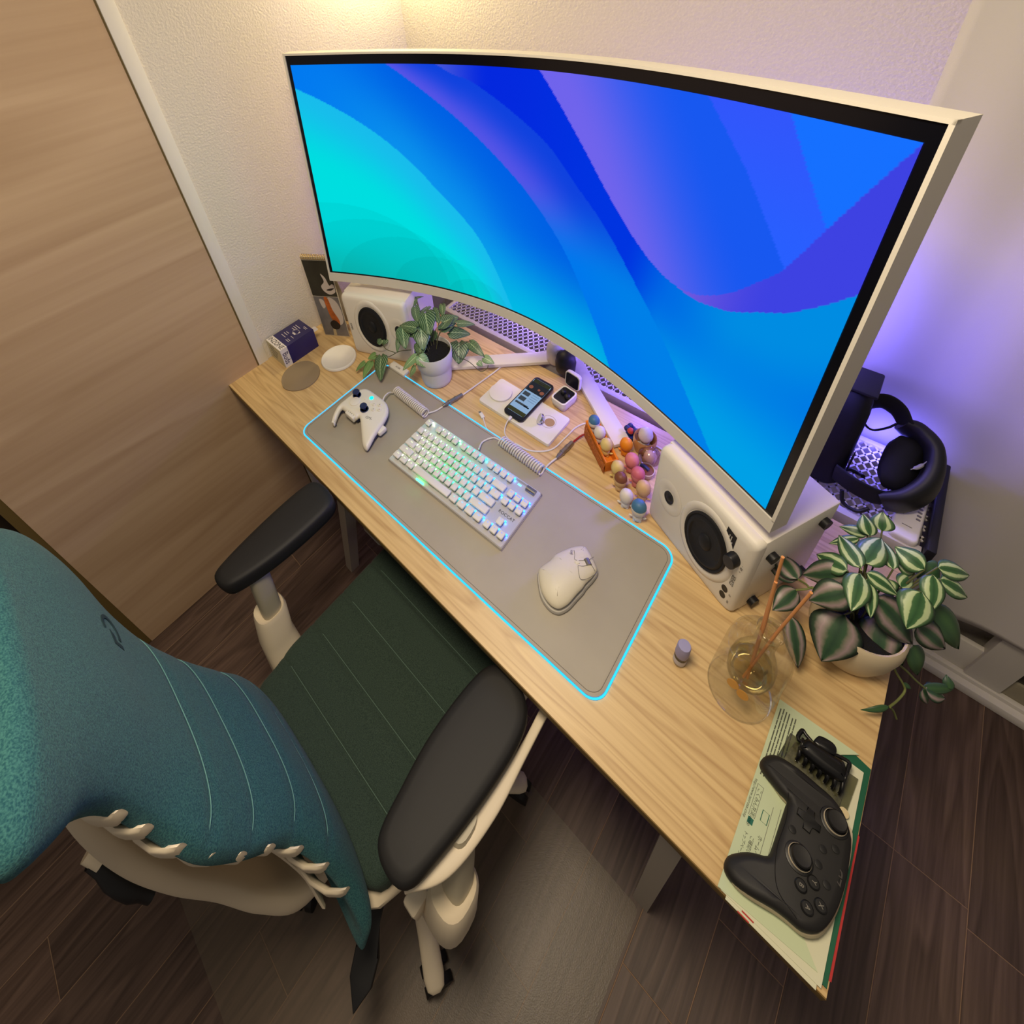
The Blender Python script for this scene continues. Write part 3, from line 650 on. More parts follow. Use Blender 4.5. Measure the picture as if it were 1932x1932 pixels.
finish('spiral_binding', b, mat('brass_wire', (180, 150, 90), .35, metal=.7), cal)

# ================================================================== earbud box, charging disc, pebble mat
bx = thing('product_box', 'purple and white earbuds carton at the left end of the desk', 'box', (.006, .164, 0))
b = B(); box(b, (0, 0, 0), (.089, .130, .077), bev=.0006); finish('carton', b, mat('carton_purple', (52, 46, 92), .45), bx)
b = B(); box(b, (0, -.0006, 0), (.089, .0, .077)); finish('text_panel', b, mat('carton_cream', (196, 190, 160), .5), bx)
CW = mat('carton_white', (222, 214, 210), .45)
b = B(); box(b, (0, 0, .0771), (.089, .026, .0776)); box(b, (.0891, 0, 0), (.0896, .026, .0776)); finish('white_band', b, CW, bx)
b = B(); box(b, (.0891, .026, 0), (.0895, .130, .077)); finish('side_panel', b, mat('carton_indigo', (38, 30, 92), .4), bx)
text('lettering', 'INZONE', .0235, INK, bx, (.044, .0125, .0777), (1, 0, 0), (0, 1, 0), .0001, squeeze=.95)
text('lettering', 'Buds', .028, mat('ink_violet', (40, 26, 80), .6), bx, (.0898, .0125, .037), (0, 0, -1), (0, 1, 0), .0001, squeeze=.9)
for x, y, w_ in ((.060, .118, .022), (.062, .113, .016), (.034, .104, .030), (.030, .096, .024), (.032, .088, .020), (.064, .062, .018), (.030, .066, .016), (.030, .058, .022), (.032, .048, .026), (.066, .048, .016), (.066, .042, .020)):
    b = B(); box(b, (x - w_ / 2, y, .0771), (x + w_ / 2, y + .0016, .0774)); finish('small_print', b, CW, bx, 0)
b = B(); tube(b, [(.052 + .014 * math.cos(a), .086 + .010 * math.sin(a), .0774) for a in [k * math.pi / 10 for k in range(20)]], .0005, 5, close=True); box(b, (.046, .074, .0771), (.062, .080, .0776)); box(b, (.062, .088, .0771), (.067, .094, .0776)); finish('earbud_drawing', b, CW, bx)
for k in range(5):
    b = B(); box(b, (.014, -.0009, .061 - k * .011), (.014 + .05 * (.6 + .4 * ((k * 3) % 4) / 3), -.0006, .064 - k * .011)); finish('small_print', b, INKG, bx, 0)
b = B(); prism(b, rrect(.060, .1302, .086, .150, .006), .0605, .061); finish('hang_tab', b, CW, bx)

pk = thing('charging_disc', 'round white charging disc beside the grey pebble mat', 'charger', (.208, .299, 0))
b = B(); lathe(b, [(0, 0), (.054, 0), (.058, .002), (.0585, .009), (.0565, .0115), (.0535, .0115), (.0525, .0105), (0, .0105)], 64); finish('body', b, WHITE, pk, 50)
b = B(); pts = [(.060 * math.cos(a) * (1.06 if math.cos(a + .9) > 0 else 1), .064 * math.sin(a)) for a in [2 * math.pi * k / 56 for k in range(56)]]; prism(b, pts, 0, .0045, bev=.002, seg=3)
solo(finish('pebble_mat', b, mat('pebble_taupe', (142, 124, 98), .8, bump=(1200, .2, .0003)), None, 50), 'taupe pebble-shaped mat in front of the purple carton', 'coaster', (.166, .173, 0), .9)

# ================================================================== mouse pad
pd = thing('mouse_pad', 'long grey desk pad with a glowing blue edge', 'mouse pad', (.3534, .0517, 0), .01286); PL, PD = .9247, .3284
b = B(); prism(b, rrect(.002, .002, PL - .002, PD - .002, .026, 8), 0, .0038, bev=.0012); finish('surface', b, mat('pad_leather', (164, 156, 142), .55, bump=(500, .15, .0005), var=(9, .05)), pd, 40)
b = B(); tube(b, [(x, y, .0026) for x, y in rrect(0, 0, PL, PD, .028, 8)], .0017, 8, close=True); finish('light_edge', b, glow('pad_led', (40, 170, 255), 2.2), pd)
b = B(); tube(b, [(x, y, .0041) for x, y in rrect(.008, .008, PL - .008, PD - .008, .022, 8)], .0005, 5, close=True); finish('stitching', b, mat('pad_stitch', (120, 112, 100), .8), pd)
b = B(); box(b, (.024, PD - .006, .0002), (.096, PD + .020, .012), bev=.003); cb = finish('control_box', b, WHITE2, pd); text('lettering', 'ROBI', .009, INKG, cb, (.058, PD + .006, .0122), (1, 0, 0), (0, 1, 0), .0001)

from mathutils.geometry import tessellate_polygon
# ================================================================== helper: soft-edged body from an outline
def inset(P, off):
    n = len(P); out = []
    for i in range(n):
        a, p, c = P[i - 1], P[i], P[(i + 1) % n]; t = Vector((c[0] - a[0], c[1] - a[1])); 
        if t.length > 0: t.normalize()
        out.append((p[0] - t.y * off, p[1] + t.x * off))
    return out
def area(P): return sum(P[i - 1][0] * P[i][1] - P[i][0] * P[i - 1][1] for i in range(len(P))) / 2
def pillow(b, outline, layers, n=3, zf=None, off=(0, 0)):
    """layers: (inset, z); zf(x, y) adds height"""
    P = [(p.x, p.y) for p in crc([(x, y, 0) for x, y in outline], n)]
    if area(P) < 0: P = P[::-1]
    R = []
    for ins, z in layers:
        Q = inset(P, ins); R.append([Vector((x - off[0], y - off[1], z + (zf(x, y) if zf else 0))) for x, y in Q])
    V = rings(b, R, cap=False)
    for ring, fl in ((V[0], True), (V[-1], False)):
        for t_ in tessellate_polygon([[Vector((v.co.x, v.co.y, 0)) for v in ring]]):
            if len(set(t_)) == 3:
                try: b.faces.new([ring[i] for i in t_])
                except ValueError: pass
# ================================================================== white gamepad
WCTL = [(0.4, 0.22), (0.404, 0.242), (0.42, 0.257), (0.449, 0.26), (0.478, 0.26), (0.496, 0.26), (0.516, 0.254), (0.533, 0.241), (0.544, 0.224), (0.555, 0.195), (0.562, 0.166), (0.568, 0.147), (0.571, 0.129), (0.559, 0.127), (0.543, 0.135), (0.512, 0.158), (0.488, 0.175), (0.478, 0.177), (0.476, 0.168), (0.452, 0.167), (0.431, 0.166), (0.414, 0.165), (0.419, 0.148), (0.427, 0.131), (0.432, 0.121), (0.421, 0.122), (0.409, 0.134), (0.399, 0.16), (0.398, 0.187), (0.398, 0.207)]
gp = thing('gamepad', 'white game controller with navy grips and sticks on the pad', 'game controller', (.48, .19, .004)); go = (.48, .19)
NAVY = mat('navy_rubber', (34, 44, 82), .55); GPW = mat('gamepad_white', (224, 218, 204), .45)
def gz(x, y): return -.016 * max(0, min(1, (.175 - y) / .055)) ** 1.4
b = B(); pillow(b, WCTL, [(.009, .006), (.004, .009), (.002, .016), (.002, .024)], zf=lambda x, y: gz(x, y) * .3, off=go); finish('grip_shell', b, NAVY, gp, 50)
b = B(); pillow(b, WCTL, [(.002, .022), (0, .0245), (0, .031), (.0015, .035), (.005, .0375), (.009, .0385)], zf=gz, off=go); finish('top_shell', b, GPW, gp, 50)
def gstick(x, y):
    b = B(); lathe(b, [(0, .036), (.0125, .036), (.0125, .040), (.0105, .0405), (.0095, .0385), (0, .0385)], 24, (x - go[0], y - go[1], 0)); rg = finish('stick_socket', b, NAVY, gp)
    b = B(); lathe(b, [(0, .038), (.004, .038), (.004, .048), (.0095, .051), (.0105, .054), (.0095, .056), (.004, .0553), (0, .0553)], 20, (x - go[0], y - go[1], 0)); finish('thumb_stick', b, NAVY, gp)
gstick(.418, .221); gstick(.476, .202)
b = B(); lathe(b, [(0, .037), (.0150, .037), (.0155, .0405), (.0135, .0415), (0, .0398)], 28, (.432 - go[0], .202 - go[1], 0)); finish('direction_disc', b, GPW, gp)
b = B(); lathe(b, [(0, .037), (.006, .037), (.006, .0402), (0, .0406)], 20, (.461 - go[0], .241 - go[1], 0)); finish('home_light', b, glow('teal_led', (20, 240, 215), 2.0), gp)
for x, y, t_, c_ in ((.486, .230, 'Y', INKG), (.498, .217, 'X', INKG), (.501, .239, 'B', INKG), (.513, .227, 'A', mat('ink_red', (170, 60, 60), .6))):
    b = B(); lathe(b, [(0, .037), (.0052, .037), (.0054, .0405), (.0045, .0415), (0, .0416)], 18, (x - go[0], y - go[1], 0)); k = finish('button', b, GPW, gp); text('legend', t_, .0055, c_, k, (x - go[0], y - go[1], .0418), (1, .15, 0), (-.15, 1, 0), .0001)
for x, y in ((.447, .228), (.469, .228)):
    b = B(); lathe(b, [(0, .037), (.0035, .037), (.0035, .0398), (0, .0400)], 14, (x - go[0], y - go[1], 0)); finish('small_button', b, GPW, gp)
b = B(); box(b, (.436 - go[0], .160 - go[1], .018), (.474 - go[0], .176 - go[1], .0365), bev=.003); chn = finish('lower_panel', b, GPW, gp)
for k in range(4):
    b = B(); lathe(b, [(0, .036), (.0012, .036), (.0012, .0368), (0, .0368)], 8, (.443 + k * .0075 - go[0], .170 - go[1], 0)); finish('panel_dot', b, INKG, chn)
text('lettering', 'GM-', .012, INKG, gp, (.510 - go[0], .190 - go[1], .0385), (1, .25, 0), (-.25, 1, 0), .0001)
b = B(); box(b, (.548 - go[0], .178 - go[1], .012), (.566 - go[0], .206 - go[1], .028), bev=.005); finish('trigger', b, GPW, gp)

# ================================================================== cables
CBW = mat('cable_white', (216, 210, 200), .5); STEELC = mat('connector_steel', (150, 142, 132), .3, metal=.8)
def helix(a, c, r, turns, wr, seg=6, per=14):
    a, c = Vector(a), Vector(c); t = (c - a).normalized(); n = t.cross(Vector((0, 0, 1))).normalized(); u = n.cross(t); N_ = int(turns * per)
    return [a + (c - a) * (i / N_) + n * r * math.cos(2 * math.pi * i / per) + u * r * math.sin(2 * math.pi * i / per) for i in range(N_ + 1)]
def coil_cable(label, loc, lead_in, ca, cc, r, turns, lead_out, conn, lead2, m2):
    o = thing('coiled_cable', label, 'cable', loc, 0, 'coiled keyboard cables'); L_ = Vector(loc)
    b = B(); tube(b, [p - L_ for p in helix(ca, cc, r, turns, .0022)], .0023, 7); finish('coil', b, CBW, o, 60)
    b = B(); tube(b, [Vector(p) - L_ for p in lead_in], .0022, 8, n=6); finish('lead', b, CBW, o, 60)
    b = B(); tube(b, [Vector(p) - L_ for p in lead_out], .0022, 8, n=6); finish('lead', b, CBW, o, 60)
    p0, p1 = Vector(conn[0]) - L_, Vector(conn[1]) - L_; b = B(); Q = [p0 + (p1 - p0) * t for t in (0, .12, .13, .3, .31, .36, .37, .6, .61, .72, .73, .97, 1.0)]
    tube(b, Q, [.0035, .0045, .0055, .0058, .0072, .0075, .0062, .0062, .0070, .0070, .0058, .0058, .004], 16); finish('connector', b, STEELC, o, 30)
    b = B(); tube(b, [Vector(p) - L_ for p in lead2], .0024, 8, n=6); finish('lead', b, m2, o, 60)
coil_cable('coiled white cable between the game controller and the leafy plant', (.545, .315, .004), [(.487, .256, .030), (.478, .275, .032), (.472, .296, .024), (.474, .307, .014)], (.478, .318, .0185), (.610, .312, .0185), .0118, 20,
           [(.610, .320, .0125), (.618, .343, .0075), (.624, .365, .0085)], ((.624, .364, .0105), (.640, .432, .0095)), [(.640, .430, .0075), (.647, .495, .004), (.655, .560, .0026), (.66, .62, .0026), (.664, .655, .0026)], CBW)
coil_cable('coiled white cable behind the keyboard, ending in a steel connector', (.89, .371, .004), [(.800, .317, .020), (.789, .345, .010), (.802, .372, .009), (.822, .377, .010)], (.829, .374, .0175), (.959, .369, .0175), .0120, 19,
           [(.957, .377, .009), (.958, .400, .0085), (.963, .424, .0085)], ((.963, .424, .0088), (.9695, .489, .0088)), [(.970, .488, .0085), (.976, .515, .010), (.985, .530, .014)], mat('cable_red', (150, 30, 34), .5))
b = B(); tube(b, [(.853, .398, .0023), (.898, .405, .0023), (.937, .440, .0023), (.946, .496, .0023), (.951, .540, .0023), (.975, .575, .0023), (1.04, .60, .0023), (1.12, .61, .0023), (1.18, .605, .0023)], .0022, 8, n=6); solo(finish('cable', b, CBW, None, 60), 'plain white cable curving around the charging station towards the figurines', 'cable')
pc = thing('charging_cable', 'loose white charging cable with a bare plug tip pointing at the coil', 'cable', (.74, .405, 0)); pco = Vector((.74, .405, 0))
b = B(); tube(b, [Vector(p) - pco for p in ((.739, .407, .006), (.752, .397, .004), (.770, .387, .0022), (.805, .384, .0022), (.823, .392, .0022))], .0018, 8, n=5); finish('lead', b, CBW, pc, 60)
b = B(); box(b, (-.005, -.009, -.003), (.005, .009, .003), mtx=Matrix.Translation(Vector((.731, .411, .0065)) - pco) @ Matrix.Rotation(math.radians(65), 4, 'Z'), bev=.0015); finish('plug', b, WHITE, pc)
b = B(); box(b, (-.0033, .009, -.001), (.0033, .0155, .001), mtx=Matrix.Translation(Vector((.731, .411, .0065)) - pco) @ Matrix.Rotation(math.radians(65), 4, 'Z'), bev=.0003); finish('plug_tip', b, METALG, pc)

# ================================================================== keyboard
kb = thing('keyboard', 'white compact keyboard with green to blue key lighting', 'keyboard', (.6336, .1481, .0042), .0281); KW, KD_ = .362, .161
KBP = mat('keyboard_plate', (214, 212, 214), .28, metal=.35); KEYM = mat('keycap_white', (222, 220, 212), .45); SWM = mat('switch_clear', (70, 90, 90), .3)
b = B(); R = [[Vector((x, y, z)) for x, y in rrect(-i_, -i_, KW + i_, KD_ + i_, .004)] for i_, z in ((-.002, 0), (0, .002), (0, .012), (-.0015, .0145))]; rings(b, R); finish('base', b, KBP, kb, 40)
b = B(); box(b, (-.0005, -.0005, .0085), (KW + .0005, KD_ + .0005, .0098), bev=.0003); finish('trim_line', b, mat('keyboard_trim', (110, 100, 84), .4), kb)
U, V_ = .01925, .0228; X0, Y0 = .0065, .012
rowsK = [
 (0, [('Ctrl', 1.25), ('Win', 1.25), ('Alt', 1.25), (' ', 6.25), ('Alt', 1.25), ('FN', 1.25), ('=', 1.25), ('Ctrl', 1.25), None, ('<', 1), ('v', 1), ('>', 1)]),
 (1, [('Shift', 2.25)] + [(c, 1) for c in 'ZXCVBNM,./'] + [('Shift', 2.75), None, (None, 1), ('^', 1)]),
 (2, [('Caps', 1.75)] + [(c, 1) for c in "ASDFGHJKL;'"] + [('Enter', 2.25)]),
 (3, [('Tab', 1.5)] + [(c, 1) for c in 'QWERTYUIOP[]'] + [('|', 1.5), None, ('Del', 1), ('End', 1), ('PgDn', 1)]),
 (4, [(c, 1) for c in '`1234567890-='] + [('<-', 2), None, ('Ins', 1), ('Home', 1), ('PgUp', 1)]),
 (5.35, [('Esc', 1), (None, 1), ('F1', 1), ('F2', 1), ('F3', 1), ('F4', 1), (None, .5), ('F5', 1), ('F6', 1), ('F7', 1), ('F8', 1), (None, .5), ('F9', 1), ('F10', 1), ('F11', 1), ('F12', 1)])]
KC = {}
def kcol(t):
    stops = [(0, (235, 240, 190)), (.22, (190, 255, 170)), (.36, (40, 255, 120)), (.50, (20, 235, 190)), (.64, (20, 180, 255)), (1.0, (30, 90, 255))]
    for (a, ca), (c, cc) in zip(stops[:-1], stops[1:]):
        if t <= c: return tuple(int(x + (y - x) * (t - a) / (c - a)) for x, y in zip(ca, cc))
    return stops[-1][1]
capm = {}; swm_ = None; ledm = None
for row, keys in rowsK:
    x = X0
    for k in keys:
        if k is None: x = X0 + 15.25 * U; continue
        nm, wk = k
        if nm is None: x += wk * U; continue
        cx = x + wk * U / 2; cy = Y0 + row * V_ + V_ / 2 - .004; x += wk * U
        if wk not in capm:
            b = B(); R = []
            hw, hd = wk * U / 2 - .0019, V_ / 2 - .0026
            for i_, z in ((0, .0165 + .0075), (0, .027), (.0006, .0282), (.0016, .0287)): R.append([Vector((px, py, z)) for px, py in rrect(-hw + i_, -hd + i_, hw - i_, hd - i_, .0022, 3)])
            rings(b, R); o = finish('key', b, KEYM, kb, 40); capm[wk] = o.data
        else:
            o = bpy.data.objects.new('key', capm[wk]); COL.objects.link(o); o.parent = kb
        o.location = (cx, cy, 0); t = max(0, min(.999, (cx / KW) + (.05 * (cy / KD_ - .5)))); q = int(t * 12) / 12 + .04
        if swm_ is None:
            b = B(); box(b, (-.0055, -.0062, .0146), (.0055, .0062, .0242), bev=.0008); w_ = finish('switch', b, SWM, o); swm_ = w_.data
        else: w_ = bpy.data.objects.new('switch', swm_); COL.objects.link(w_); w_.parent = o
        gm = glow('key_led_%02d' % int(t * 12), kcol(q), 15.0)
        if ledm is None:
            b = B(); box(b, (-.0022, -.0016, 0), (.0022, .0016, .002)); l_ = finish('light', b, gm, o, 0); ledm = l_.data
        else:
            l_ = bpy.data.objects.new('light', ledm); COL.objects.link(l_); l_.parent = o
        l_.material_slots[0].link = 'OBJECT'; l_.material_slots[0].material = gm; l_.location = (wk * U / 2 - .0022 if wk < 2 else 0, V_ / 2 - .0022, .0190)
        if nm.strip(): text('legend', nm, .0062 if len(nm) == 1 else .0040, glow('legend_%02d' % int(t * 12), kcol(q), 2.0), o, (0, .0032, .0287), (1, 0, 0), (0, 1, 0), .00005)
for k in range(5): pass
b = B(); box(b, (-.012, -.0015, .0146), (.012, .0015, .017)); l_ = finish('space_light', b, glow('key_led_04', (40, 255, 120)), kb, 0); l_.location = (.112, .004, 0)
text('lettering', 'ROCCAT', .0105, INK, kb, (X0 + 16.75 * U, Y0 + 2.35 * V_, .0147), (1, 0, 0), (0, 1, 0), .0001)

b = B(); tube(b, [(KW - .034, KD_ - .012, .0165), (KW - .010, KD_ - .012, .0165)], .0075, 20); finish('volume_wheel', b, METALG, kb)
b = B(); box(b, (X0 + 15.5 * U, KD_ - .017, .0144), (X0 + 16.0 * U, KD_ - .013, .0152)); finish('status_light', b, glow('cyan_led', (120, 230, 255), 2), kb, 0)
b = B(); box(b, (X0 + 14.9 * U, KD_ - .009, .0142), (X0 + 16.6 * U, KD_ - .004, .0150), bev=.0003); finish('media_bar', b, mat('keyboard_grey', (150, 148, 144), .4), kb)
# ================================================================== mouse
MOUSE = [(1.084, 0.164), (1.081, 0.177), (1.089, 0.202), (1.089, 0.217), (1.1, 0.242), (1.111, 0.261), (1.123, 0.274), (1.133, 0.276), (1.149, 0.269), (1.166, 0.257), (1.173, 0.251), (1.175, 0.243), (1.174, 0.227), (1.171, 0.208), (1.171, 0.198), (1.168, 0.18), (1.165, 0.159), (1.16, 0.145), (1.153, 0.135), (1.141, 0.13), (1.126, 0.131), (1.111, 0.137), (1.099, 0.147)]
ms = thing('computer_mouse', 'off-white sculpted computer mouse on the desk pad', 'mouse', (1.13, .20, .0042)); mo = (1.13, .20)
MSW = mat('mouse_ivory', (216, 208, 186), .5); MSG = mat('mouse_grey', (188, 184, 176), .5)
b = B(); pillow(b, MOUSE, [(.006, 0), (.001, .002), (0, .006), (.002, .012)], off=mo); finish('base', b, MSG, ms, 50)
def mz(x, y):
    u = ((x - 1.133) * .92 + (y - .195) * -.15); v = (y - .195)
    return .026 * math.exp(-(u / .05) ** 2) * math.exp(-((v + .012) / .075) ** 2)
b = B(); pillow(b, MOUSE, [(.003, .010), (.003, .014), (.006, .018), (.011, .0205), (.018, .0222), (.026, .023), (.033, .0232)], zf=lambda x, y: mz(x, y) * 1.0, off=mo); finish('shell', b, MSW, ms, 70)
def onm(x, y): return (x - mo[0], y - mo[1], .0236 + mz(x, y))
def mline(pts, nm, m=INKG, r=.0004):
    b = B(); tube(b, [onm(*p) for p in pts], r, 5, n=4); finish(nm, b, m, ms)
mline([(1.143, .222), (1.151, .229), (1.158, .241), (1.163, .2425), (1.172, .238)], 'button_seam'); mline([(1.143, .222), (1.152, .210), (1.160, .2035), (1.168, .213), (1.174, .229)], 'button_seam'); mline([(1.119, .247), (1.126, .238), (1.131, .229), (1.138, .232), (1.148, .243), (1.153, .252), (1.156, .262)], 'button_seam')
b = B(); tube(b, [Vector(onm(1.147, .2475)) + Vector((0, -.001, -.003)), Vector(onm(1.158, .2395)) + Vector((0, 0, -.003))], .0065, 20); finish('scroll_wheel', b, METALG, ms, 30)
b = B(); box(b, (-.0035, -.0045, -.001), (.0035, .0045, .0012), mtx=Matrix.Translation(onm(1.1385, .2265)) @ Matrix.Rotation(-.5, 4, 'Z'), bev=.001); finish('mode_button', b, MSW, ms)
text('lettering', 'logi', .0075, INKG, ms, Vector(onm(1.119, .2385)) + Vector((0, 0, .0006)), (.75, -.9, 0), (.9, .75, 0), .0001)
# ================================================================== plants
TRAD= [(1.517, 0.434, 0.215, 1.483, 0.483, 0.2, 0.027, 0), (1.52, 0.446, 0.215, 1.534, 0.519, 0.2, 0.034, 0), (1.556, 0.474, 0.2, 1.536, 0.525, 0.19, 0.021, 0), (1.591, 0.504, 0.2, 1.552, 0.517, 0.2, 0.034, 0), (1.504, 0.421, 0.21, 1.467, 0.447, 0.17, 0.029, 0), (1.505, 0.426, 0.2, 1.459, 0.41, 0.15, 0.035, 1), (1.513, 0.395, 0.2, 1.476, 0.368, 0.16, 0.039, 1), (1.518, 0.424, 0.215, 1.521, 0.365, 0.2, 0.032, 0), (1.529, 0.429, 0.205, 1.547, 0.386, 0.18, 0.021, 0), (1.525, 0.432, 0.215, 1.569, 0.441, 0.19, 0.022, 0), (1.525, 0.398, 0.13, 1.521, 0.338, 0.07, 0.061, 1), (1.547, 0.425, 0.18, 1.613, 0.437, 0.1, 0.046, 1), (1.57, 0.437, 0.12, 1.586, 0.384, 0.06, 0.047, 1), (1.592, 0.462, 0.2, 1.589, 0.409, 0.17, 0.042, 0), (1.599, 0.494, 0.21, 1.609, 0.451, 0.18, 0.028, 0), (1.605, 0.52, 0.2, 1.648, 0.559, 0.17, 0.025, 0), (1.612, 0.509, 0.19, 1.654, 0.533, 0.15, 0.028, 0), (1.617, 0.48, 0.16, 1.67, 0.487, 0.08, 0.037, 2), (1.604, 0.44, 0.15, 1.65, 0.461, 0.1, 0.036, 1), (1.533, 0.535, 0.2, 1.525, 0.557, 0.22, 0.028, 0), (1.52, 0.513, 0.2, 1.503, 0.541, 0.21, 0.026, 0), (1.518, 0.521, 0.19, 1.482, 0.516, 0.18, 0.017, 0), (1.509, 0.505, 0.19, 1.477, 0.48, 0.17, 0.014, 0), (1.585, 0.503, 0.18, 1.559, 0.508, 0.18, 0.02, 0), (1.456, 0.403, 0.14, 1.415, 0.44, 0.12, 0.033, 1), (1.457, 0.408, 0.13, 1.411, 0.425, 0.1, 0.028, 1), (1.461, 0.397, 0.12, 1.441, 0.349, 0.1, 0.03, 1), (1.466, 0.36, 0.1, 1.501, 0.324, 0.03, 0.028, 1), (1.618, 0.443, 0.09, 1.641, 0.436, 0.03, 0.029, 2), (1.592, 0.432, 0.09, 1.62, 0.431, 0.04, 0.033, 2), (1.594, 0.534, 0.17, 1.618, 0.529, 0.16, 0.036, 2), (1.574, 0.473, 0.17, 1.584, 0.507, 0.17, 0.021, 0), (1.556, 0.474, 0.17, 1.568, 0.463, 0.15, 0.025, 0)]
TRAD2= [(1.663, 0.45, -0.02, 1.678, 0.448, -0.05, 0.02, 1), (1.666, 0.452, -0.02, 1.695, 0.469, -0.04, 0.024, 1), (1.662, 0.451, -0.02, 1.705, 0.497, -0.04, 0.013, 2), (1.697, 0.483, -0.03, 1.688, 0.498, -0.02, 0.013, 2), (1.617, 0.36, 0.03, 1.588, 0.332, 0.02, 0.008, 2), (1.634, 0.426, 0.0, 1.647, 0.432, -0.01, 0.007, 2)]
TSTEM= [[(1.607, 0.423, 0.05), (1.617, 0.42, 0.03), (1.632, 0.42, 0.01), (1.638, 0.416, 0.0), (1.632, 0.395, 0.0), (1.622, 0.371, 0.01)], [(1.608, 0.424, 0.05), (1.631, 0.438, 0.02), (1.649, 0.444, 0.0), (1.665, 0.453, -0.02)], [(1.625, 0.376, 0.0), (1.634, 0.384, -0.02), (1.643, 0.387, -0.04)], [(1.457, 0.404, 0.14), (1.47, 0.41, 0.13), (1.477, 0.409, 0.13), (1.491, 0.422, 0.14)], [(1.46, 0.396, 0.12), (1.472, 0.403, 0.13), (1.478, 0.412, 0.13)], [(1.518, 0.432, 0.215), (1.532, 0.461, 0.15), (1.551, 0.456, 0.11)]]
FITT= [(0.47, 0.484, 0.2, 0.526, 0.443, 0.17, 0.052, 0), (0.49, 0.442, 0.18, 0.528, 0.407, 0.14, 0.046, 0), (0.434, 0.417, 0.17, 0.482, 0.38, 0.14, 0.039, 0), (0.485, 0.429, 0.19, 0.411, 0.426, 0.16, 0.033, 0), (0.424, 0.485, 0.2, 0.477, 0.448, 0.18, 0.026, 0), (0.478, 0.508, 0.2, 0.521, 0.491, 0.18, 0.027, 0), (0.484, 0.543, 0.2, 0.512, 0.516, 0.18, 0.02, 0), (0.539, 0.479, 0.18, 0.528, 0.55, 0.17, 0.033, 0), (0.538, 0.478, 0.17, 0.543, 0.534, 0.16, 0.029, 0), (0.408, 0.506, 0.21, 0.38, 0.475, 0.17, 0.024, 0), (0.405, 0.511, 0.21, 0.409, 0.538, 0.2, 0.009, 0), (0.507, 0.416, 0.15, 0.525, 0.395, 0.12, 0.033, 0), (0.528, 0.387, 0.13, 0.559, 0.395, 0.1, 0.032, 1), (0.519, 0.385, 0.13, 0.495, 0.345, 0.09, 0.021, 1), (0.522, 0.37, 0.1, 0.508, 0.356, 0.06, 0.019, 1), (0.371, 0.36, 0.06, 0.415, 0.312, 0.02, 0.044, 0), (0.428, 0.403, 0.14, 0.444, 0.373, 0.11, 0.016, 0), (0.346, 0.389, 0.08, 0.321, 0.433, 0.1, 0.037, 0), (0.341, 0.36, 0.05, 0.326, 0.338, 0.04, 0.024, 2), (0.327, 0.322, 0.04, 0.318, 0.29, 0.02, 0.021, 2), (0.343, 0.335, 0.04, 0.361, 0.285, 0.02, 0.025, 2), (0.493, 0.467, 0.18, 0.442, 0.474, 0.18, 0.039, 0), (0.494, 0.486, 0.14, 0.487, 0.463, 0.1, 0.03, 0), (0.455, 0.431, 0.16, 0.483, 0.429, 0.15, 0.029, 0), (0.446, 0.516, 0.19, 0.456, 0.477, 0.19, 0.03, 0), (0.55, 0.53, 0.09, 0.581, 0.489, 0.05, 0.055, 0), (0.577, 0.549, 0.09, 0.636, 0.545, 0.07, 0.028, 0), (0.63, 0.548, 0.06, 0.664, 0.555, 0.05, 0.023, 1), (0.621, 0.531, 0.05, 0.636, 0.532, 0.04, 0.016, 1), (0.555, 0.529, 0.17, 0.584, 0.572, 0.15, 0.023, 0), (0.545, 0.502, 0.15, 0.586, 0.547, 0.13, 0.036, 0), (0.525, 0.5, 0.18, 0.537, 0.553, 0.17, 0.039, 0)]
FSTEM= [[(0.479, 0.4, 0.12), (0.437, 0.387, 0.1), (0.403, 0.379, 0.07), (0.386, 0.369, 0.06), (0.345, 0.358, 0.05), (0.342, 0.335, 0.04)], [(0.421, 0.381, 0.09), (0.383, 0.377, 0.085), (0.346, 0.389, 0.08)], [(0.555, 0.477, 0.12), (0.565, 0.492, 0.1), (0.58, 0.492, 0.08), (0.607, 0.508, 0.06), (0.637, 0.52, 0.03), (0.646, 0.54, 0.03), (0.647, 0.546, 0.04)], [(0.568, 0.503, 0.1), (0.571, 0.535, 0.1), (0.581, 0.558, 0.09), (0.609, 0.559, 0.08)]]
BCTL= [(1.494, 0.163), (1.495, 0.173), (1.501, 0.182), (1.51, 0.188), (1.526, 0.19), (1.542, 0.19), (1.561, 0.189), (1.577, 0.188), (1.59, 0.182), (1.598, 0.173), (1.605, 0.159), (1.607, 0.14), (1.608, 0.116), (1.607, 0.094), (1.604, 0.073), (1.599, 0.055), (1.592, 0.041), (1.582, 0.032), (1.574, 0.029), (1.562, 0.028), (1.547, 0.025), (1.529, 0.019), (1.513, 0.015), (1.501, 0.015), (1.493, 0.019), (1.49, 0.025), (1.491, 0.035), (1.498, 0.045), (1.509, 0.056), (1.52, 0.063), (1.529, 0.069), (1.531, 0.082), (1.532, 0.108), (1.533, 0.137), (1.533, 0.144), (1.524, 0.146), (1.512, 0.151), (1.501, 0.156)]
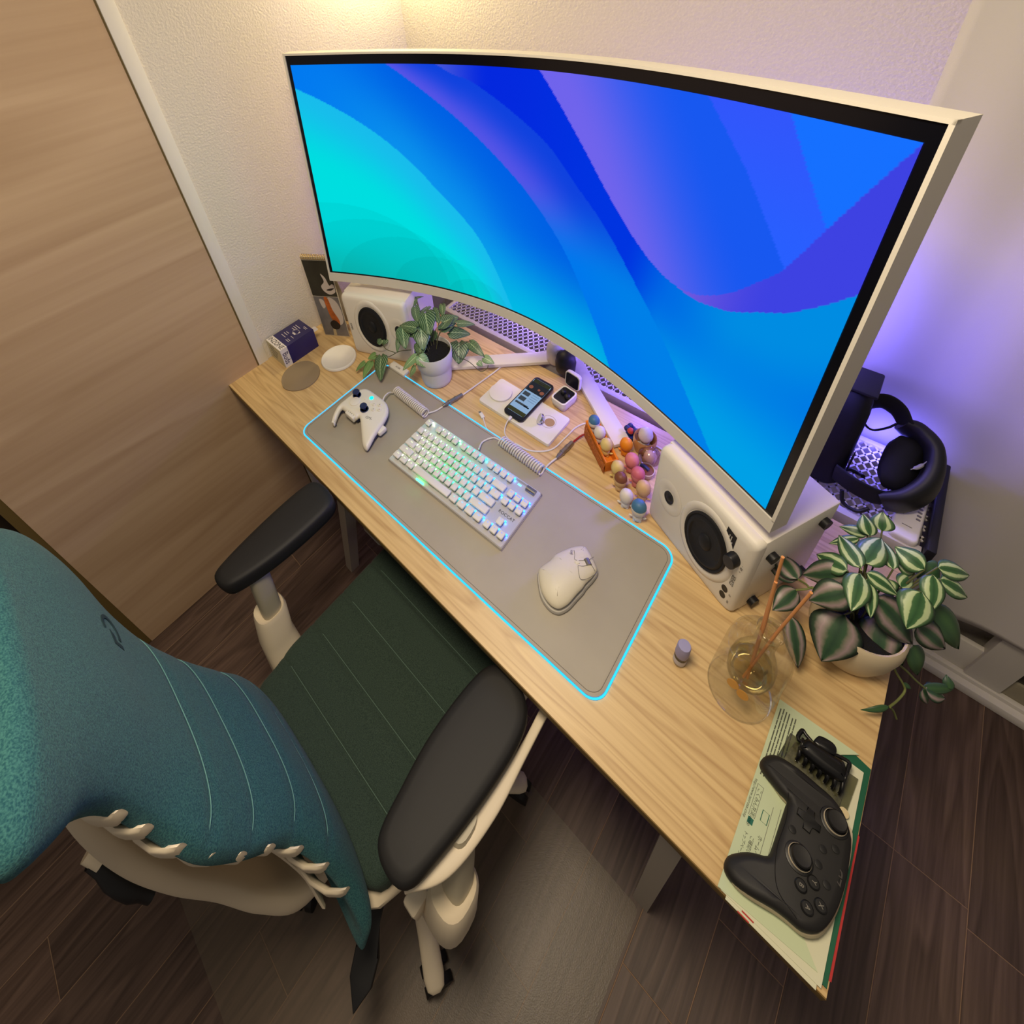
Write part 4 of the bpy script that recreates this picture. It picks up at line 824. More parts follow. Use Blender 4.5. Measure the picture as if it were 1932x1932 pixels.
def leaf_mat(name, kind):
    m = bpy.data.materials.new(name); m.use_nodes = True; nt = m.node_tree; bs = nt.nodes['Principled BSDF']; L = nt.links.new
    uv = node(nt, 'ShaderNodeUVMap', uv_map='UVMap'); sp = node(nt, 'ShaderNodeSeparateXYZ'); L(uv.outputs[0], sp.inputs[0])
    ab = node(nt, 'ShaderNodeMath', operation='ABSOLUTE'); L(sp.outputs[0], ab.inputs[0])
    tc = node(nt, 'ShaderNodeTexCoord'); nz = node(nt, 'ShaderNodeTexNoise', i_Scale=90.0, i_Detail=3.0); L(tc.outputs['Object'], nz.inputs['Vector'])
    rp = node(nt, 'ShaderNodeValToRGB'); el = rp.color_ramp.elements
    def ramp(stops):
        el[0].position = stops[0][0]; el[0].color = lin(stops[0][1]) + (1,); el[1].position = stops[-1][0]; el[1].color = lin(stops[-1][1]) + (1,)
        for p, c in stops[1:-1]: x = el.new(p); x.color = lin(c) + (1,)
    src = ab.outputs[0]
    if kind in ('stripe', 'purple', 'plain'):
        md = node(nt, 'ShaderNodeMath', operation='MULTIPLY_ADD', i_1=.22, i_2=-.11); L(nz.outputs[0], md.inputs[0]); ad = node(nt, 'ShaderNodeMath', operation='ADD'); L(src, ad.inputs[0]); L(md.outputs[0], ad.inputs[1]); src = ad.outputs[0]
        if kind == 'stripe': ramp([(0, (44, 82, 48)), (.20, (58, 100, 58)), (.30, (70, 106, 66)), (.36, (176, 196, 146)), (.62, (186, 202, 158)), (.70, (84, 116, 74)), (.86, (60, 96, 60)), (1, (52, 84, 56))])
        elif kind == 'purple': ramp([(0, (38, 66, 46)), (.24, (52, 82, 54)), (.36, (112, 112, 96)), (.56, (152, 132, 134)), (.70, (120, 112, 104)), (.82, (48, 70, 50)), (1, (34, 46, 40))])
        else: ramp([(0, (58, 92, 50)), (.5, (46, 78, 48)), (1, (60, 88, 56))])
        L(src, rp.inputs[0]); col = rp.outputs[0]
    else:
        k = node(nt, 'ShaderNodeMath', operation='MULTIPLY_ADD', i_1=-.55); L(ab.outputs[0], k.inputs[0]); L(sp.outputs[1], k.inputs[2])
        m2 = node(nt, 'ShaderNodeMath', operation='MULTIPLY', i_1=7.0); L(k.outputs[0], m2.inputs[0]); fr = node(nt, 'ShaderNodeMath', operation='FRACT'); L(m2.outputs[0], fr.inputs[0])
        d_ = node(nt, 'ShaderNodeMath', operation='SUBTRACT', i_1=.5); L(fr.outputs[0], d_.inputs[0]); a2 = node(nt, 'ShaderNodeMath', operation='ABSOLUTE'); L(d_.outputs[0], a2.inputs[0])
        mid = node(nt, 'ShaderNodeMath', operation='MULTIPLY', i_1=1.6); L(ab.outputs[0], mid.inputs[0])
        mn = node(nt, 'ShaderNodeMath', operation='MINIMUM'); L(a2.outputs[0], mn.inputs[0]); L(mid.outputs[0], mn.inputs[1])
        if kind == 'vein': ramp([(0, (196, 210, 170)), (.05, (150, 178, 132)), (.11, (62, 96, 62)), (.5, (44, 78, 50))])
        elif kind == 'varieg':
            ramp([(0, (210, 220, 186)), (.10, (150, 180, 128)), (.2, (92, 134, 84)), (.5, (104, 142, 92))])
        else: ramp([(0, (140, 166, 104)), (.08, (110, 146, 84)), (.5, (92, 128, 70))])
        L(mn.outputs[0], rp.inputs[0]); col = rp.outputs[0]
    L(col, bs.inputs['Base Color']); bs.inputs['Roughness'].default_value = .42
    bs.inputs['Subsurface Weight'].default_value = 0
    MATS[name] = m; return m
LM_T = [leaf_mat('leaf_striped', 'stripe'), leaf_mat('leaf_purple_striped', 'purple'), leaf_mat('leaf_plain', 'plain')]
LM_F = [leaf_mat('leaf_veined', 'vein'), leaf_mat('leaf_variegated', 'varieg'), leaf_mat('leaf_young', 'young')]
def leaf(par, off, base, tip, W, m, shape, rnd, bulge=.14, cup=.18):
    base, tip = Vector(base) - off, Vector(tip) - off; d_ = tip - base; L_ = d_.length; t_ = d_.normalized()
    n0 = Vector((rnd.uniform(-.25, .35), -.42 + rnd.uniform(-.2, .2), .85)); s_ = t_.cross(n0).normalized(); nn = s_.cross(t_).normalized()
    NL, NW = 12, 8; vs, fs, uvs = [], [], []
    for i in range(NL + 1):
        v = i / NL
        if shape == 'ovate': w = (math.sin(math.pi * v ** .72) ** .85) * (1 - .12 * v)
        else: w = math.sin(math.pi * min(1, v ** .55)) ** .6 * (1.06 - .35 * v) if v > 0 else .25
        if i == NL: w = 0.0
        if i == 0 and shape == 'ovate': w = .06
        for j in range(NW + 1):
            u = 2 * j / NW - 1
            notch = -.12 * L_ * max(0, (1 - v * 4)) * abs(u) if shape == 'heart' else 0
            vs.append(base + t_ * (L_ * v + notch) + s_ * (u * w * W / 2) + nn * (bulge * L_ * math.sin(math.pi * v) * .8 - cup * W * (u * u) * w + (.05 * W * abs(u)) ))
            uvs.append((u, v))
    for i in range(NL):
        for j in range(NW): a = i * (NW + 1) + j; fs.append((a, a + 1, a + NW + 2, a + NW + 1))
    me = bpy.data.meshes.new('leaf'); me.from_pydata(vs, [], fs); ul = me.uv_layers.new(name='UVMap')
    for p in me.polygons:
        for li, vi in zip(p.loop_indices, p.vertices): ul.data[li].uv = uvs[vi]
    o = link('leaf', me, m, par, 180); so = o.modifiers.new('thickness', 'SOLIDIFY'); so.thickness = .0006; return o
rnd = random.Random(3)
GL_STEM = mat('stem_green', (112, 120, 66), .6); GL_STEM2 = mat('stem_dark', (86, 88, 52), .6); SOIL = mat('soil', (16, 15, 17), .95, bump=(300, .8, .004))
p2 = thing('striped_leaf_plant', 'trailing plant with striped green and cream leaves in round cream pot', 'plant', (1.552, .432, 0)); po = Vector((1.552, .432, 0))
b = B(); lathe(b, [(0, 0), (.046, 0), (.054, .010), (.061, .040), (.064, .075), (.061, .100), (.057, .106), (.054, .104), (.056, .09), (.055, .08), (0, .08)], 40); finish('pot', b, mat('pot_cream', (206, 190, 160), .5), p2, 50)
b = B(); lathe(b, [(0, .080), (.0545, .081), (.0545, .094), (.03, .098), (0, .1)], 24); finish('soil', b, SOIL, p2)
for q in TRAD + TRAD2: leaf(p2, po, q[0:3], q[3:6], q[6] * 1.25, LM_T[q[7]], 'ovate', rnd)
for st in TSTEM: b = B(); tube(b, [Vector(p) - po for p in st], .0017, 7, n=4); finish('stem', b, GL_STEM, p2, 60)
for q in TRAD[:24]:
    b = B(); a_ = Vector(q[0:3]) - po; c_ = Vector((a_.x * .35, a_.y * .35, .095)); tube(b, [c_, (c_ + a_) / 2 + Vector((0, 0, .02)), a_], .0013, 6, n=4); finish('stem', b, GL_STEM2, p2, 60)
p1_ = thing('veined_leaf_plant', 'small plant with white-veined leaves in a white pot near the screen', 'plant', (.532, .437, 0)); fo = Vector((.532, .437, 0))
b = B(); lathe(b, [(0, 0), (.038, 0), (.044, .006), (.0465, .02), (.0475, .060), (.0480, .064), (.0525, .070), (.0555, .095), (.0570, .123), (.0560, .126), (.0535, .125), (.0525, .105), (0, .103)], 44); finish('pot', b, mat('pot_white', (214, 211, 208), .5), p1_, 40)
b = B(); lathe(b, [(0, .103), (.0522, .104), (.0525, .111), (.03, .116), (0, .117)], 24); finish('soil', b, SOIL, p1_)
for q in FITT: leaf(p1_, fo, q[0:3], q[3:6], q[6] * 1.22, LM_F[q[7]], 'heart', rnd, .10, .10)
for st in FSTEM: b = B(); tube(b, [Vector(p) - fo for p in st], .0012, 7, n=4); finish('stem', b, GL_STEM2, p1_, 60)
for q in FITT[:15]:
    b = B(); a_ = Vector(q[0:3]) - fo; c_ = Vector((a_.x * .3, a_.y * .3, .112)); tube(b, [c_, (c_ + a_) / 2 + Vector((0, 0, .012)), a_], .0011, 6, n=4); finish('stem', b, GL_STEM2, p1_, 60)

# ================================================================== charging station, phone, earbuds
cs = thing('charging_station', 'white three-in-one charging tray under the phone', 'charger', (.81, .495, 0), -.015)
b = B(); prism(b, rrect(-.118, -.052, .118, .052, .006), .0012, .0125, bev=.0018); finish('tray', b, WHITE, cs, 40)
b = B(); prism(b, rrect(-.110, -.044, .110, .044, .006), 0, .0014); finish('rubber_base', b, BLACK, cs)
b = B(); lathe(b, [(0, .0125), (.029, .0125), (.0315, .0135), (.033, .0185), (.0325, .0205), (.031, .0212), (0, .0212)], 44, (-.082, .004, 0)); finish('phone_puck', b, mat('puck_white', (228, 222, 214), .6), cs, 40)
b = B(); lathe(b, [(.0205, .0126), (.0205, .0129), (.0195, .0129), (.0195, .0126)], 36, (.078, .008, 0)); finish('ring_mark', b, mat('ring_grey', (176, 168, 160), .5), cs, 30)
b = B(); lathe(b, [(0, .0126), (.0135, .0126), (.0135, .0128), (0, .0128)], 28, (.082, .008, 0)); finish('ring_recess', b, mat('recess_tan', (170, 140, 96), .6), cs, 30)
mt = Matrix.Translation((.063, -.008, .029)) @ Matrix.Rotation(math.radians(28), 4, 'Z') @ Matrix.Rotation(math.radians(-62), 4, 'Y')
b = B(); lathe(b, [(0, -.004), (.0135, -.004), (.0145, -.003), (.0145, .0025)], 32, mtx=mt); finish('watch_puck_rim', b, CHROME, cs, 40)
b = B(); lathe(b, [(.0145, .0024), (.0140, .0036), (.006, .003), (0, .0028)], 32, mtx=mt); finish('watch_puck_face', b, WHITE, cs, 50)
b = B(); tube(b, [(.069, -.004, .0125), (.066, -.006, .022)], .004, 10); finish('hinge', b, CHROME, cs)
ph = thing('smartphone', 'black smartphone lying on the charging tray, screen lit', 'phone', (.8065, .530, .0130), -.012)
b = B(); R = [[Vector((x, y, z)) for x, y in rrect(-.0325 + i_, -.0795 + i_, .0325 - i_, .0795 - i_, .012 - i_, 6)] for i_, z in ((.002, 0), (0, .0025), (0, .0085), (.0015, .0105), (.003, .0108))]; rings(b, R); finish('case', b, mat('phone_case', (12, 13, 22), .4), ph, 40)
b = B(); prism(b, rrect(-.0285, -.066, .0285, .070, .007), .0106, .0110); scn = finish('display', b, glow('phone_blue', (146, 178, 214), .9), ph, 0)
def tile(x0, y0, x1, y1, m, z=.01105, nm='display_block'):
    b = B(); box(b, (x0, y0, z), (x1, y1, z + .0001)); return finish(nm, b, m, scn, 0)
tile(-.0283, .020, .0283, .056, glow('phone_dark', (44, 46, 54), .8)); tile(-.0270, .056, .0270, .0695, glow('phone_olive', (58, 60, 44), .8)); tile(-.0283, -.0655, .0283, -.052, glow('phone_olive2', (66, 66, 44), .8))
for x, y, r_ in ((-.019, .036, .0065), (.019, .033, .0065), (.006, .038, .004)):
    b = B(); lathe(b, [(0, .01118), (r_, .01118), (0, .01122)], 12, (x, y, 0)); finish('display_block', b, glow('phone_orange', (150, 92, 74), .8), scn, 0)
for x0, y0, x1, y1 in ((-.024, .0, -.004, .014), (-.024, -.021, -.004, -.006), (-.024, -.035, .016, -.028)): tile(x0, y0, x1, y1, glow('phone_grey', (70, 76, 84), .8))
tile(.004, -.035, .022, -.031, glow('phone_black', (20, 22, 26), .8), .01118)
for k in range(4): tile(.002, .012 - k * .008, .024, .0135 - k * .008, glow('phone_text', (110, 136, 170), .8))
b = B(); tube(b, [(-.010, .062, .01118), (.010, .062, .01118)], .0016, 8); finish('notch', b, BLACK, scn)
pcb = thing('phone_cable', 'short white cable plugged into the lower end of the phone', 'cable', (.807, .445, .02)); po_ = Vector((.807, .445, .02))
b = B(); box(b, (-.0042, -.010, -.0028), (.0042, .003, .0028), mtx=Matrix.Translation(Vector((.8035, .4475, .0185)) - po_), bev=.0012); finish('plug', b, WHITE, pcb)
b = B(); tube(b, [Vector(p) - po_ for p in ((.8035, .438, .0185), (.8045, .425, .013), (.812, .408, .004), (.828, .399, .0025), (.850, .397, .0025))], .0017, 8, n=5); finish('lead', b, CBW, pcb, 60)
ec_ = thing('earbud_case', 'open white earbud case with black inside behind the charging tray', 'earbud case', (.882, .588, 0), -.12)
b = B(); R = [[Vector((x, y, z)) for x, y in rrect(-.024 + i_, -.031 + i_, .024 - i_, .031 - i_, .011, 6)] for i_, z in ((.008, 0), (.002, .006), (0, .02), (0, .0345), (.0025, .036), (.004, .034))]; rings(b, R); cb_ = finish('body', b, WHITE, ec_, 50)
b = B(); prism(b, rrect(-.0195, -.0265, .0195, .0265, .008), .0340, .0346); finish('inner_tray', b, mat('case_black', (14, 14, 30), .35), ec_)
for x, y in ((-.009, .004), (.009, -.002)):
    b = B(); lathe(b, [(0, 0), (.006, .0), (.0085, .005), (.0075, .010), (.004, .013), (0, .0135)], 16, mtx=Matrix.Translation((x, y, .0345)) @ Matrix.Rotation(.5, 4, 'Y')); finish('earbud', b, BLACK, ec_, 60)
ml = Matrix.Translation((0, .0335, .0375)) @ Matrix.Rotation(math.radians(-4), 4, 'X')
b = B(); R = [[ml @ Vector((x, -y_, z)) for x, z in rrect(-.024 + i_, i_, .024 - i_, .052 - i_, .010, 6)] for i_, y_ in ((.004, -.013), (0, -.008), (0, .001), (.002, .002), (.003, -.002))]; rings(b, R); finish('lid', b, WHITE, ec_, 50)
b = B(); P_ = [ml @ Vector((x, -.0022, z)) for x, z in rrect(-.0205, .0035, .0205, .0485, .008)]; b.faces.new([b.verts.new(p) for p in P_]); finish('lid_lining', b, mat('case_black', (14, 14, 30)), ec_, 0)

# ================================================================== figurines: plain rounded toy shapes
def thin_glass(name, tint, gl=.06, rough=.02):
    m = bpy.data.materials.new(name); m.use_nodes = True; nt = m.node_tree; nt.nodes.clear(); L = nt.links.new
    tr = node(nt, 'ShaderNodeBsdfTransparent'); tr.inputs[0].default_value = lin(tint) + (1,); g = node(nt, 'ShaderNodeBsdfGlossy', i_Roughness=rough); lw = node(nt, 'ShaderNodeLayerWeight', i_Blend=.35)
    mr = node(nt, 'ShaderNodeMapRange', i_1=0.0, i_2=1.0, i_3=gl * .5, i_4=gl * 8); L(lw.outputs['Fresnel'], mr.inputs[0])
    mx = node(nt, 'ShaderNodeMixShader'); L(mr.outputs[0], mx.inputs[0]); L(tr.outputs[0], mx.inputs[1]); L(g.outputs[0], mx.inputs[2]); o = node(nt, 'ShaderNodeOutputMaterial'); L(mx.outputs[0], o.inputs[0]); MATS[name] = m; return m
FW = mat('figure_white', (218, 210, 200), .5); FY = mat('figure_yellow', (216, 192, 120), .5); FT = mat('figure_tan', (206, 170, 118), .5); FP = mat('figure_pink', (214, 128, 128), .5); FB = mat('figure_blue', (66, 112, 146), .5); FBR = mat('figure_brown', (120, 72, 42), .5); FO = mat('figure_orange', (226, 140, 24), .5)
def fig(label, loc, m, cap=None, h=.062, rz=0, extra=None, tilt=None):
    o = thing('figurine', label, 'figurine', loc, rz, 'small rounded toy figures by the speaker'); s_ = h / .062
    b = B(); lathe(b, [(0, .003), (.006, .003), (.0095, .007), (.0105, .014), (.0095, .022), (.006, .028), (0, .03)], 20); bmesh.ops.scale(b, vec=(s_, s_, s_), verts=b.verts); finish('body', b, m, o, 60)
    b = B(); lathe(b, [(0, .022), (.006, .0225), (.0115, .027), (.0145, .036), (.0150, .043), (.0130, .053), (.008, .0595), (0, .062)], 24); bmesh.ops.scale(b, vec=(s_, s_, s_), verts=b.verts); finish('head', b, m, o, 60)
    for sx in (-1, 1):
        b = B(); lathe(b, [(0, 0), (.0032, 0), (.0042, .003), (.0030, .008), (0, .009)], 10, (sx * .0050 * s_, -.0035 * s_, 0)); finish('foot', b, m, o, 60)
        b = B(); lathe(b, [(0, 0), (.0022, .001), (.0026, .004), (.0016, .008), (0, .009)], 8, mtx=Matrix.Translation((sx * .0095 * s_, -.003, .014 * s_)) @ Matrix.Rotation(sx * 1.2, 4, 'Y')); finish('arm', b, m, o, 60)
    if cap:
        b = B(); lathe(b, [(.0146, .0475), (.0142, .052), (.0118, .058), (.007, .0622), (0, .0638)], 24); bmesh.ops.scale(b, vec=(s_, s_, s_), verts=b.verts); finish('cap', b, cap, o, 60)
    return o
fig('white toy figure with a blue cap, nearest the desk pad', (1.180, .409, .0), FW, FB, .066, .4)
fig('all-white toy figure between the blue-capped and tan-brown figures', (1.146, .421, 0), FW, None, .060, .3)
fig('tan toy figure with a brown cap in front of the orange pouch', (1.118, .449, 0), FT, FBR, .060, .1)
fig('pale yellow toy figure touching the orange pouch', (1.099, .472, 0), FY, None, .062, .6)
fig('pink toy figure behind the pale yellow one', (1.116, .508, 0), FP, None, .066, .2)
fig('pink-hooded toy figure in the middle of the group', (1.143, .482, 0), FP, mat('figure_pink2', (198, 104, 116), .5), .064, .1)
fig('plain tan toy figure leaning near the speaker front', (1.167, .459, 0), FT, None, .066, .2)
fig('bright orange-yellow toy figure behind the pink one', (1.085, .542, 0), FO, None, .062, 0)
# orange pouch with three figures
pu = thing('orange_pouch', 'small orange crumb-textured pouch holding three toy figures', 'pouch', (1.03, .495, 0)); puo = Vector((1.03, .495, 0))
a_, c_ = Vector((.984, .527, 0)), Vector((1.074, .462, 0)); t_ = (c_ - a_).normalized(); n_ = Vector((-t_.y, t_.x, 0))
def pq(u, v, z): return a_ + t_ * u + n_ * v + Vector((0, 0, z)) - puo
Lp = (c_ - a_).length
b = B(); R = [[pq(.012, .002, 0), pq(Lp - .008, .002, 0), pq(Lp - .008, .026, 0), pq(.012, .026, 0)], [pq(0, 0, .03), pq(Lp, 0, .03), pq(Lp, .030, .03), pq(0, .030, .03)], [pq(-.004, 0, .062), pq(Lp, 0, .048), pq(Lp, .032, .050), pq(-.004, .032, .062)], [pq(.000, .004, .060), pq(Lp - .004, .004, .046), pq(Lp - .004, .028, .048), pq(.000, .028, .060)], [pq(.004, .006, .028), pq(Lp - .006, .006, .028), pq(Lp - .006, .026, .028), pq(.004, .026, .028)]]
rings(b, R); finish('pouch_body', b, mat('pouch_orange', (226, 128, 22), .75, bump=(300, .3, .002)), pu, 30)
b = B(); V = [[b.verts.new(pq(u * Lp, -.0015 - .002 * math.sin(math.pi * v) - .0015 * rnd.random(), .002 + v * (.050 - .012 * u))) for v in [j / 10 for j in range(11)]] for u in [i / 18 for i in range(19)]]
for i in range(18):
    for j in range(10): b.faces.new((V[i][j], V[i + 1][j], V[i + 1][j + 1], V[i][j + 1]))
finish('crumb_panel', b, mat('pouch_crumb', (186, 104, 40), .8, bump=(260, 1.0, .004), var=(220, .35)), pu, 180)
for k, (u, m_, cp) in enumerate(((.010, FW, FB), (.042, FW, None), (.078, FY, None))):
    q = a_ + t_ * u + n_ * .016; fig(('white toy figure with a blue cap sitting in the orange pouch', 'white toy figure in the middle of the orange pouch', 'yellow toy figure at the near end of the orange pouch')[k], (q.x, q.y, .029), m_, cp, .058, .3)
# mug, capsule, bowl and blue cluster at the back
mg = thing('toy_bowl', 'glossy tan toy bowl behind the small figures', 'toy', (1.113, .583, 0))
b = B(); lathe(b, [(0, 0), (.016, 0), (.022, .006), (.027, .025), (.0275, .045), (.026, .052), (.024, .050), (.0245, .03), (.018, .012), (0, .010)], 32); finish('bowl', b, mat('toy_tan_gloss', (190, 140, 84), .2), mg, 50)
fig('small white toy figure sitting in the tan bowl', (1.113, .583, .0105), FW, None, .070, .3)
cp_ = thing('toy_capsule', 'clear round capsule with a pale toy inside beside the speaker', 'toy', (1.138, .556, 0))
b = B(); lathe(b, [(.026 * math.sin(a), .0265 - .026 * math.cos(a)) for a in [math.pi * k / 18 for k in range(19)]], 32); finish('shell', b, thin_glass('capsule_clear', (246, 240, 240), .08), cp_, 180)
b = B(); lathe(b, [(0, .003), (.008, .006), (.013, .02), (.012, .034), (.007, .042), (0, .044)], 20); finish('pale_toy', b, mat('toy_pale', (206, 176, 160), .5), cp_, 60)
bw = thing('toy_dish', 'small brown and navy toy dish in front of the clear capsule', 'toy', (1.147, .522, 0))
b = B(); lathe(b, [(0, 0), (.012, 0), (.017, .008), (.0185, .022), (.017, .0225), (.0155, .011), (0, .008)], 28); finish('dish', b, mat('toy_cream', (206, 188, 168), .4), bw, 50)
b = B(); lathe(b, [(0, .009), (.015, .011), (.0165, .019), (0, .021)], 24); finish('brown_filling', b, FBR, bw, 50)
b = B(); tube(b, [(-.014, .004, .022), (-.004, .0, .029), (.006, -.002, .027)], .0042, 10, n=4); finish('navy_bow', b, mat('toy_navy', (28, 40, 92), .5), bw, 60)
bc_ = thing('blue_charm', 'dark blue knobbly charm behind the stand foot', 'toy', (1.073, .600, 0))
for k in range(7):
    a = k * 2.4; b = B(); lathe(b, [(0, 0), (.006, .001), (.0085, .007), (.006, .013), (0, .014)], 12, (.012 * math.cos(a) * (k > 0), .012 * math.sin(a) * (k > 0), .010 + .010 * (k % 3))); finish('knob', b, mat('toy_navy', (28, 40, 92)) if k != 2 else mat('toy_red', (180, 60, 50), .5), bc_, 60)
b = B(); lathe(b, [(0, 0), (.015, 0), (.015, .012), (0, .012)], 16); finish('charm_base', b, mat('toy_navy', (28, 40, 92)), bc_)

# ================================================================== vial, reed diffuser
vi = thing('small_vial', 'tiny glass vial with a lavender cap on bare wood', 'bottle', (1.3515, .2165, 0))
b = B(); lathe(b, [(0, 0), (.0095, 0), (.0105, .0015), (.0105, .032), (.008, .036), (0, .036)], 24); finish('glass', b, thin_glass('vial_glass', (226, 222, 214), .1), vi, 40)
b = B(); lathe(b, [(0, .001), (.0088, .001), (.0088, .026), (0, .026)], 20); finish('contents', b, mat('vial_contents', (206, 196, 178), .5), vi, 40)
b = B(); lathe(b, [(.0107, .008), (.0107, .024)], 24); finish('label_band', b, mat('vial_label', (196, 192, 200), .5), vi)
b = B(); lathe(b, [(0, .034), (.0108, .034), (.0112, .037), (.0108, .067), (.0098, .070), (0, .0705)], 24); finish('cap', b, mat('cap_lavender', (150, 146, 184), .5), vi, 40)
df = thing('reed_diffuser', 'clear glass reed diffuser with pale oil and wooden reeds', 'diffuser', (1.440, .244, 0))
GLS = thin_glass('diffuser_glass', (254, 254, 252), .05)
b = B(); lathe(b, [(0, .0005), (.044, .0005), (.0475, .003), (.0470, .05), (.0455, .12), (.0450, .150), (.0420, .178), (.0340, .198), (.0220, .210), (.0175, .218), (.0170, .232), (.0185, .236), (.0175, .2385), (.0155, .237), (.0150, .222)], 56); finish('outer_glass', b, GLS, df, 180)
b = B(); lathe(b, [(.0150, .222), (.0150, .190), (.0165, .170), (.0240, .150), (.0310, .125), (.0330, .100), (.0300, .074), (.0200, .058), (0, .054)], 48); finish('inner_flask', b, GLS, df, 180)
b = B(); lathe(b, [(0, .055), (.0195, .059), (.0292, .0745), (.0322, .100), (.0318, .106), (0, .106)], 48); finish('oil', b, thin_glass('diffuser_oil', (254, 246, 214), .06), df, 50)
for q in ((-.025, .010, .40), (-.020, .006, .345), (.017, .018, .35)):
    b = B(); tube(b, [(-q[0] * .12, -q[1] * .3, .062), (q[0] * .45, q[1] * .5, .232), q], .0021, 10); finish('reed', b, mat('reed_wood', (206, 140, 84), .65), df, 60)
for x, z in ((-.012, .064), (.004, .058)):
    b = B(); lathe(b, [(0, 0), (.0085, 0), (.0085, .0016), (0, .0016)], 18, mtx=Matrix.Translation((x, -.0345 + abs(x) * .3, z + .012)) @ Matrix.Rotation(math.radians(75), 4, 'X')); finish('gold_tag', b, mat('tag_amber', (222, 160, 70), .4), df)

# ================================================================== papers, folder, hair clip, pouch bag, black controller
PAP = mat('paper_green', (190, 202, 168), .8); PAP2 = mat('paper_pale', (206, 206, 180), .8)
gf = thing('paper_folder', 'dark green folder under the letters at the right desk end', 'folder', (1.595, .14, 0))
b = B(); prism(b, [(-.060, -.130), (.0205, -.131), (.0215, .130), (-.008, .136), (-.060, .128)], 0, .0026, bev=.0004); finish('cover', b, mat('folder_green', (28, 92, 66), .55), gf)
b = B(); prism(b, [(-.058, -.128), (.0235, -.122), (.0235, .04), (-.058, .10)], -.0001, .0010); finish('red_sheet', b, mat('paper_red', (176, 44, 44), .7), gf)
for k, (nm, lab, pts, z, m_) in enumerate((('letter', 'lowest pale letter sticking out at the desk front corner', [(1.503, -.003), (1.606, -.0015), (1.604, .10), (1.50, .10)], .0028, PAP2), ('letter', 'middle pale green letter with a red tab on its edge', [(1.496, .001), (1.610, .004), (1.609, .258), (1.496, .256)], .0040, PAP2))):
    b = B(); cx_, cy_ = 1.55, .13; prism(b, [(x - cx_, y - cy_) for x, y in pts], 0, .0010); o = thing('letter', lab, 'letter', (cx_, cy_, z), 0, 'letters under the black controller'); finish('sheet', b, m_, o)
    b = B(); box(b, (1.518 - cx_ + .004 * k, pts[0][1] - cy_ - .0004, .0002), (1.532 - cx_ + .004 * k, pts[0][1] - cy_ + .0012, .0012)); finish('red_tab', b, mat('tab_red', (176, 44, 36), .6), o)
lt = thing('letter', 'top pale green printed letter beneath the black controller', 'letter', (1.55, .13, .0052), 0, 'letters under the black controller'); lo2 = Vector((1.55, .13, 0))
b = B(); prism(b, [(1.4915 - 1.55, .001 - .13), (1.604 - 1.55, .014 - .13), (1.576 - 1.55, .040 - .13), (1.580 - 1.55, .258 - .13), (1.600 - 1.55, .276 - .13), (1.494 - 1.55, .271 - .13)], 0, .0010); finish('sheet', b, PAP, lt)
def lp(x, y): return (x - 1.55, y - .13, .00105)
def ltext(s_, size, x, y, m_=INK, al='LEFT'): return text('print', s_, size, m_, lt, lp(x, y), (-.012, -1, 0), (1, 0, 0), .00005, al)
ltext('http://www.zenrosai.coop', .0052, 1.4965, .146); ltext('\u3053\u304f\u307f\u3093\u5171\u6e08 coop', .0062, 1.5035, .138)
ltext('\u30db\u30fc\u30e0\u30da\u30fc\u30b8\u304b\u3089\u3082', .0064, 1.5185, .088); ltext('\u3054\u78ba\u8a8d\u3044\u305f\u3060\u3051\u307e\u3059', .0056, 1.5105, .080); ltext('\u30c8\u30c3\u30d7\u30da\u30fc\u30b8', .0052, 1.5030, .080)
def lline(x0, y0, x1, y1, w_=.0005, m_=INKG):
    b = B(); box(b, (min(x0, x1) - w_ / 2 - 1.55, min(y0, y1) - w_ / 2 - .13, .0010), (max(x0, x1) + w_ / 2 - 1.55, max(y0, y1) + w_ / 2 - .13, .0011)); finish('print', b, m_, lt, 0)
for x0, y0, x1, y1 in ((1.4995, .142, 1.4995, .100), (1.5072, .142, 1.5072, .100), (1.4995, .142, 1.5072, .142), (1.4995, .100, 1.5072, .100), (1.5235, .13, 1.5235, .055), (1.5320, .135, 1.5320, .066)): lline(x0, y0, x1, y1)
for x in (1.499, 1.503, 1.507, 1.511, 1.516, 1.520):
    y = .262 - rnd.random() * .006
    while y > .158:
        l_ = .004 + rnd.random() * .014; lline(x, y, x, max(.156, y - l_), .0016, mat('ink_print', (84, 88, 74), .8)); y -= l_ + .0025
b = B(); box(b, (1.500 - 1.55, .090 - .13, .0010), (1.507 - 1.55, .098 - .13, .0011)); finish('print_square', b, mat('ink_green', (30, 100, 84), .7), lt, 0)
b = B(); tube(b, [lp(1.5135, .104), lp(1.5135, .118), lp(1.5215, .118), lp(1.5215, .104)], .0006, 5, close=True); finish('print_icon', b, mat('ink_green', (30, 100, 84)), lt, 0)
zb_ = thing('clear_bag', 'clear plastic bag of small items under the hair clip', 'bag', (1.56, .215, .0065))
b = B(); prism(b, [(-.050, -.030), (.038, -.034), (.044, .028), (-.042, .020)], 0, .0036, bev=.0012); finish('film', b, thin_glass('bag_film', (214, 214, 200), .12, .12), zb_, 40)
b = B(); prism(b, [(-.042, -.024), (.030, -.028), (.034, .020), (-.034, .014)], .0006, .0022, bev=.0006); finish('contents', b, mat('bag_grey', (120, 118, 100), .4, var=(160, .5)), zb_, 40)
b = B(); lathe(b, [(0, .0036), (.006, .0036), (.006, .005), (0, .0054)], 20, (.036, -.026, 0)); finish('snap_button', b, mat('snap_cream', (206, 190, 150), .4), zb_)
hc = thing('hair_clip', 'black plastic claw hair clip above the controller', 'hair clip', (1.556, .228, .0102)); ho = Vector((1.556, .228, 0))
